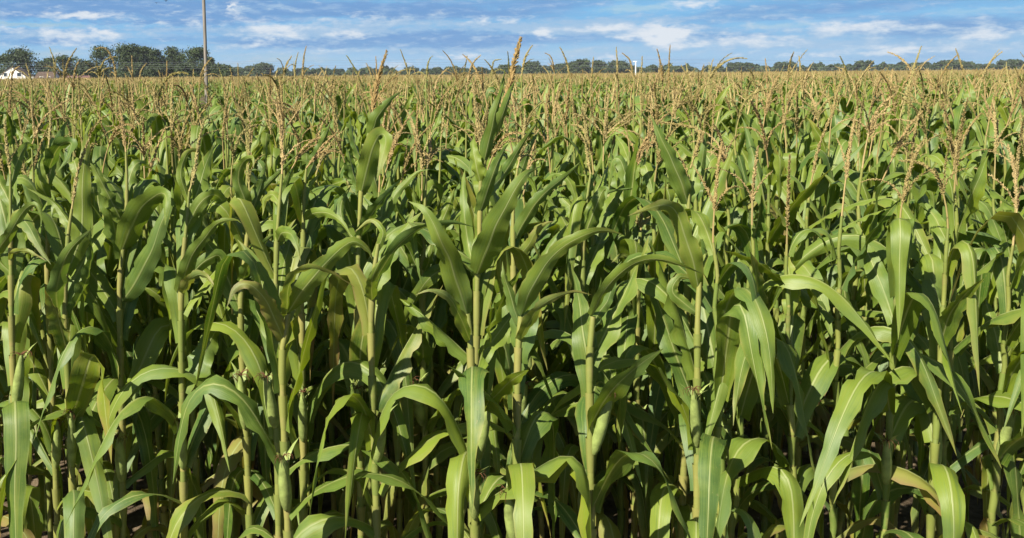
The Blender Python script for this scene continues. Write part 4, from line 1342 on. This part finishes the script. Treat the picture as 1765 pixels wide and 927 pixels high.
for j, (d, poly, kind, lab) in enumerate([
    (4.9, [(140, 215), (138, 190), (137, 165), (134, 128)], 'upright', 'corn plant with a stout upright tassel below the loose mid green tree'),
    (4.6, [(55, 250), (70, 212), (90, 190), (120, 170)], 'upright', 'corn plant with a long tassel laid over aslant above the bluish leaves'),
    (4.7, [(318, 262), (328, 232), (345, 200), (372, 158)], 'upright', 'corn plant with a long thick tassel slanting up towards the utility pole'),
    (4.5, [(427, 275), (430, 245), (430, 222), (418, 204)], 'upright', 'corn plant with a tassel nodding over the curled upright leaf'),
    (4.8, [(489, 240), (486, 215), (482, 190), (462, 160)], 'spreading', 'corn plant with a feathery bent tassel beside the jointed yellow stalk'),
    (5.2, [(387, 205), (389, 180), (391, 158), (397, 130)], 'upright', 'corn plant with a straight rough tassel just clear of the utility pole'),
    (4.6, [(545, 300), (555, 270), (570, 248), (590, 226)], 'forked', 'corn plant with a rusty tassel sloping towards the flat folded leaf'),
    (5.3, [(575, 205), (575, 185), (576, 160), (578, 135)], 'upright', 'corn plant with an even tan tassel over the arching leaf with the dark one'),
    (4.6, [(827, 250), (824, 220), (820, 190), (817, 150)], 'spreading', 'corn plant with a heavy brush like tassel before the twin upright leaves'),
    (5.1, [(1012, 260), (1010, 230), (1008, 208), (1004, 178)], 'forked', 'corn plant with a two pronged golden tassel over the stiff dark leaves'),
    (5.4, [(990, 215), (988, 185), (985, 160), (984, 128)], 'upright', 'corn plant with a slim dark tan tassel below the largest far tree'),
    (5.0, [(952, 245), (955, 220), (960, 200), (970, 186)], 'upright', 'corn plant with a tassel tipped over beyond the bluish reaching leaf'),
    (4.8, [(240, 215), (231, 195), (229, 170), (226, 140)], 'upright', 'corn plant with a pale beaded tassel below the tallest tree'),
    (5.0, [(285, 210), (272, 190), (266, 165), (264, 140)], 'spreading', 'corn plant with a frayed tan tassel below the narrow pointed tree'),
    (4.9, [(660, 270), (664, 245), (668, 225), (672, 200)], 'spreading', 'corn plant with a loose frayed tassel past the folded yellowish leaf'),
    (5.2, [(760, 240), (764, 210), (766, 190), (770, 160)], 'upright', 'corn plant with a thin stemmed tassel standing behind the pointed yellow leaf'),
    (5.0, [(1114, 280), (1117, 250), (1118, 225), (1119, 200)], 'upright', 'corn plant with a dark upright tassel at the tip of the fallen one'),
    (4.7, [(1195, 205), (1192, 180), (1188, 155), (1185, 125)], 'spreading', 'corn plant with a shaggy pale tassel close by the broad slanting blade')]):
    placed.append(tuple(traced(d, poly, kind, lab, 200 + j, 1.0)[:2]))
    count += 1

# rows across the field, kept within the view and a margin beside it
ROWGAP = .76


def row_points(y0, y1, spacing, rng, jit=.07, margin=1.2):
    out = []
    y = y0
    while y < y1:
        xa, xb = -.385 * y - margin, .72 * y + margin
        k = int((xb - xa) / spacing)
        x = xa + (np.arange(k) + rng.uniform(0, 1, k) * .7) * spacing
        yy = y + rng.normal(0, jit, k) + .03 * x
        out.append(np.stack([x, yy], -1))
        y += ROWGAP
    return np.concatenate(out)


def in_view(p):
    """Photo-frame test for a plant's upper half."""
    c = ROTN.T @ (np.array((p[0], p[1], 1.7)) - EYEV)
    u, v = CU + FPX * c[0] / -c[2], CV - FPX * c[1] / -c[2]
    return -40 < u < 1800, u


cand = row_points(3.45, 12.0, .165, rng)
keep = []
for p in cand:
    ok, u = in_view(p)
    d = p[1]
    if u < 1225 and d < 3.95:
        continue                      # the traced plants stand here
    if d > 7.5 and abs(p[0] - pb_pole[0] / pb_pole[1] * p[1]) < .30:
        continue                      # the wheel track to the pole
    if any((p[0] - q[0]) ** 2 + (p[1] - q[1]) ** 2 < .012 for q in placed):
        continue
    keep.append((d, p[0], p[1], ok, u))
keep.sort()
MAXN = 298
rest = []
RING = ((4.6, 'at the open edge of the field'), (6.0, 'in the first rows behind the edge'), (7.4, 'a few rows into the field'), (99, 'deep among the crowded rows'))
for d, x, y, ok, u in keep:
    edge = np.clip((d - 3.4) / 3.0, 0, 1)
    tall = rng.normal(2.12 + .16 * edge, .055 + .035 * edge)
    if not ok or count >= MAXN:
        rest.append((x, y, tall))
        continue
    i = int(rng.integers(NV))
    s = tall / VAR[i][1]
    where = next(t for lim, t in RING if d < lim)
    place(i, (x, y, 0), rng.uniform(0, 6.28), s, 'green corn plant with %s, standing %s' % (TDESC[VAR[i][0]], where))
    placed.append((x, y))
    count += 1

# ------------------------------------------------------------------ the rest of the field: one mass
field = [MB(), MB()]


def lodset(lod, n, cut, seed, tas=1.0):
    out = []
    for i in range(n):
        kind = TK[(0, 1, 3, 0, 0, 2)[i % 6]]
        pt, zt, tip = make_plant(seed + i, kind, lod, cut=cut, tas=tas)
        mb = MB()
        for k in ('stalk', 'foliage', 'tassel', 'ear', 'silk'):
            if pt[k].n:
                a = pt[k].arrays()
                mb.add(a[0], a[1], a[2], a[3])
                mb.MI[-1] = a[4]
        out.append((mb.arrays(), zt))
    return out


def scatter(mb, variants, pos, tall, rng):
    which = rng.integers(len(variants), size=len(pos))
    for k, (a, zt) in enumerate(variants):
        sel = np.nonzero(which == k)[0]
        if not len(sel):
            continue
        V, F, UV, T, MI = a
        m = len(sel)
        rz = rng.uniform(0, 6.28, m)
        s = tall[sel] / zt
        c, sn = np.cos(rz)[:, None], np.sin(rz)[:, None]
        X = (V[None, :, 0] * c - V[None, :, 1] * sn) * s[:, None] + pos[sel, 0][:, None]
        Y = (V[None, :, 0] * sn + V[None, :, 1] * c) * s[:, None] + pos[sel, 1][:, None]
        Z = V[None, :, 2] * s[:, None]
        TT = np.clip(np.repeat(T[None], m, 0) + np.stack([rng.normal(0, .12, m), rng.normal(0, .06, m), rng.uniform(0, 1, m)], -1)[:, None], 0, 1)
        FF = F[None] + (np.arange(m) * len(V))[:, None, None]
        mb.add(np.stack([X, Y, Z], -1).reshape(-1, 3), FF.reshape(-1, 4), np.tile(UV, (m, 1)), TT.reshape(-1, 3))
        mb.MI[-1] = np.tile(MI, m)


fm = MB()
rng = np.random.default_rng(21)
r0 = np.array([(x, y) for x, y, t in rest])
if len(r0):
    scatter(fm, lodset(1, 16, .5, 5000), r0, np.array([t for x, y, t in rest]), rng)


def off_pole(p):
    """Drops the plants of the wheel track that runs out to the pole."""
    a = pb_pole[0] / pb_pole[1]
    return p[(np.abs(p[:, 0] - a * p[:, 1]) > (.30 + .002 * p[:, 1])) | (p[:, 1] > pb_pole[1])]


p1 = off_pole(row_points(12.4, 30, .19, rng, margin=2.0))
scatter(fm, lodset(1, 30, 1.05, 5100, .38), p1, rng.normal(2.25, .085, len(p1)), rng)
p2 = off_pole(row_points(30, 72, .26, rng, margin=3.0))
scatter(fm, lodset(2, 24, 1.35, 5200, .5), p2, rng.normal(2.23, .08, len(p2)), rng)
# far rows thin out with distance, as the near tassels hide them
y = 72 + 170 * rng.uniform(0, 1, 26000) ** 1.25
p3 = np.stack([rng.uniform(-.40, .74, len(y)) * y, y], -1)
scatter(fm, lodset(2, 20, 1.6, 5300), p3, rng.normal(2.20, .07, len(y)), rng)
o = part('corn_plants', fm, [M['leaf'], M['stalk'], M['tassel'], M['husk']])
o['kind'] = 'stuff'
o['label'] = 'rest of the corn field, tan tassels reaching to the far trees'
o['category'] = 'corn'
print('individual plants', count, 'faces in the field mass', len(o.data.polygons))
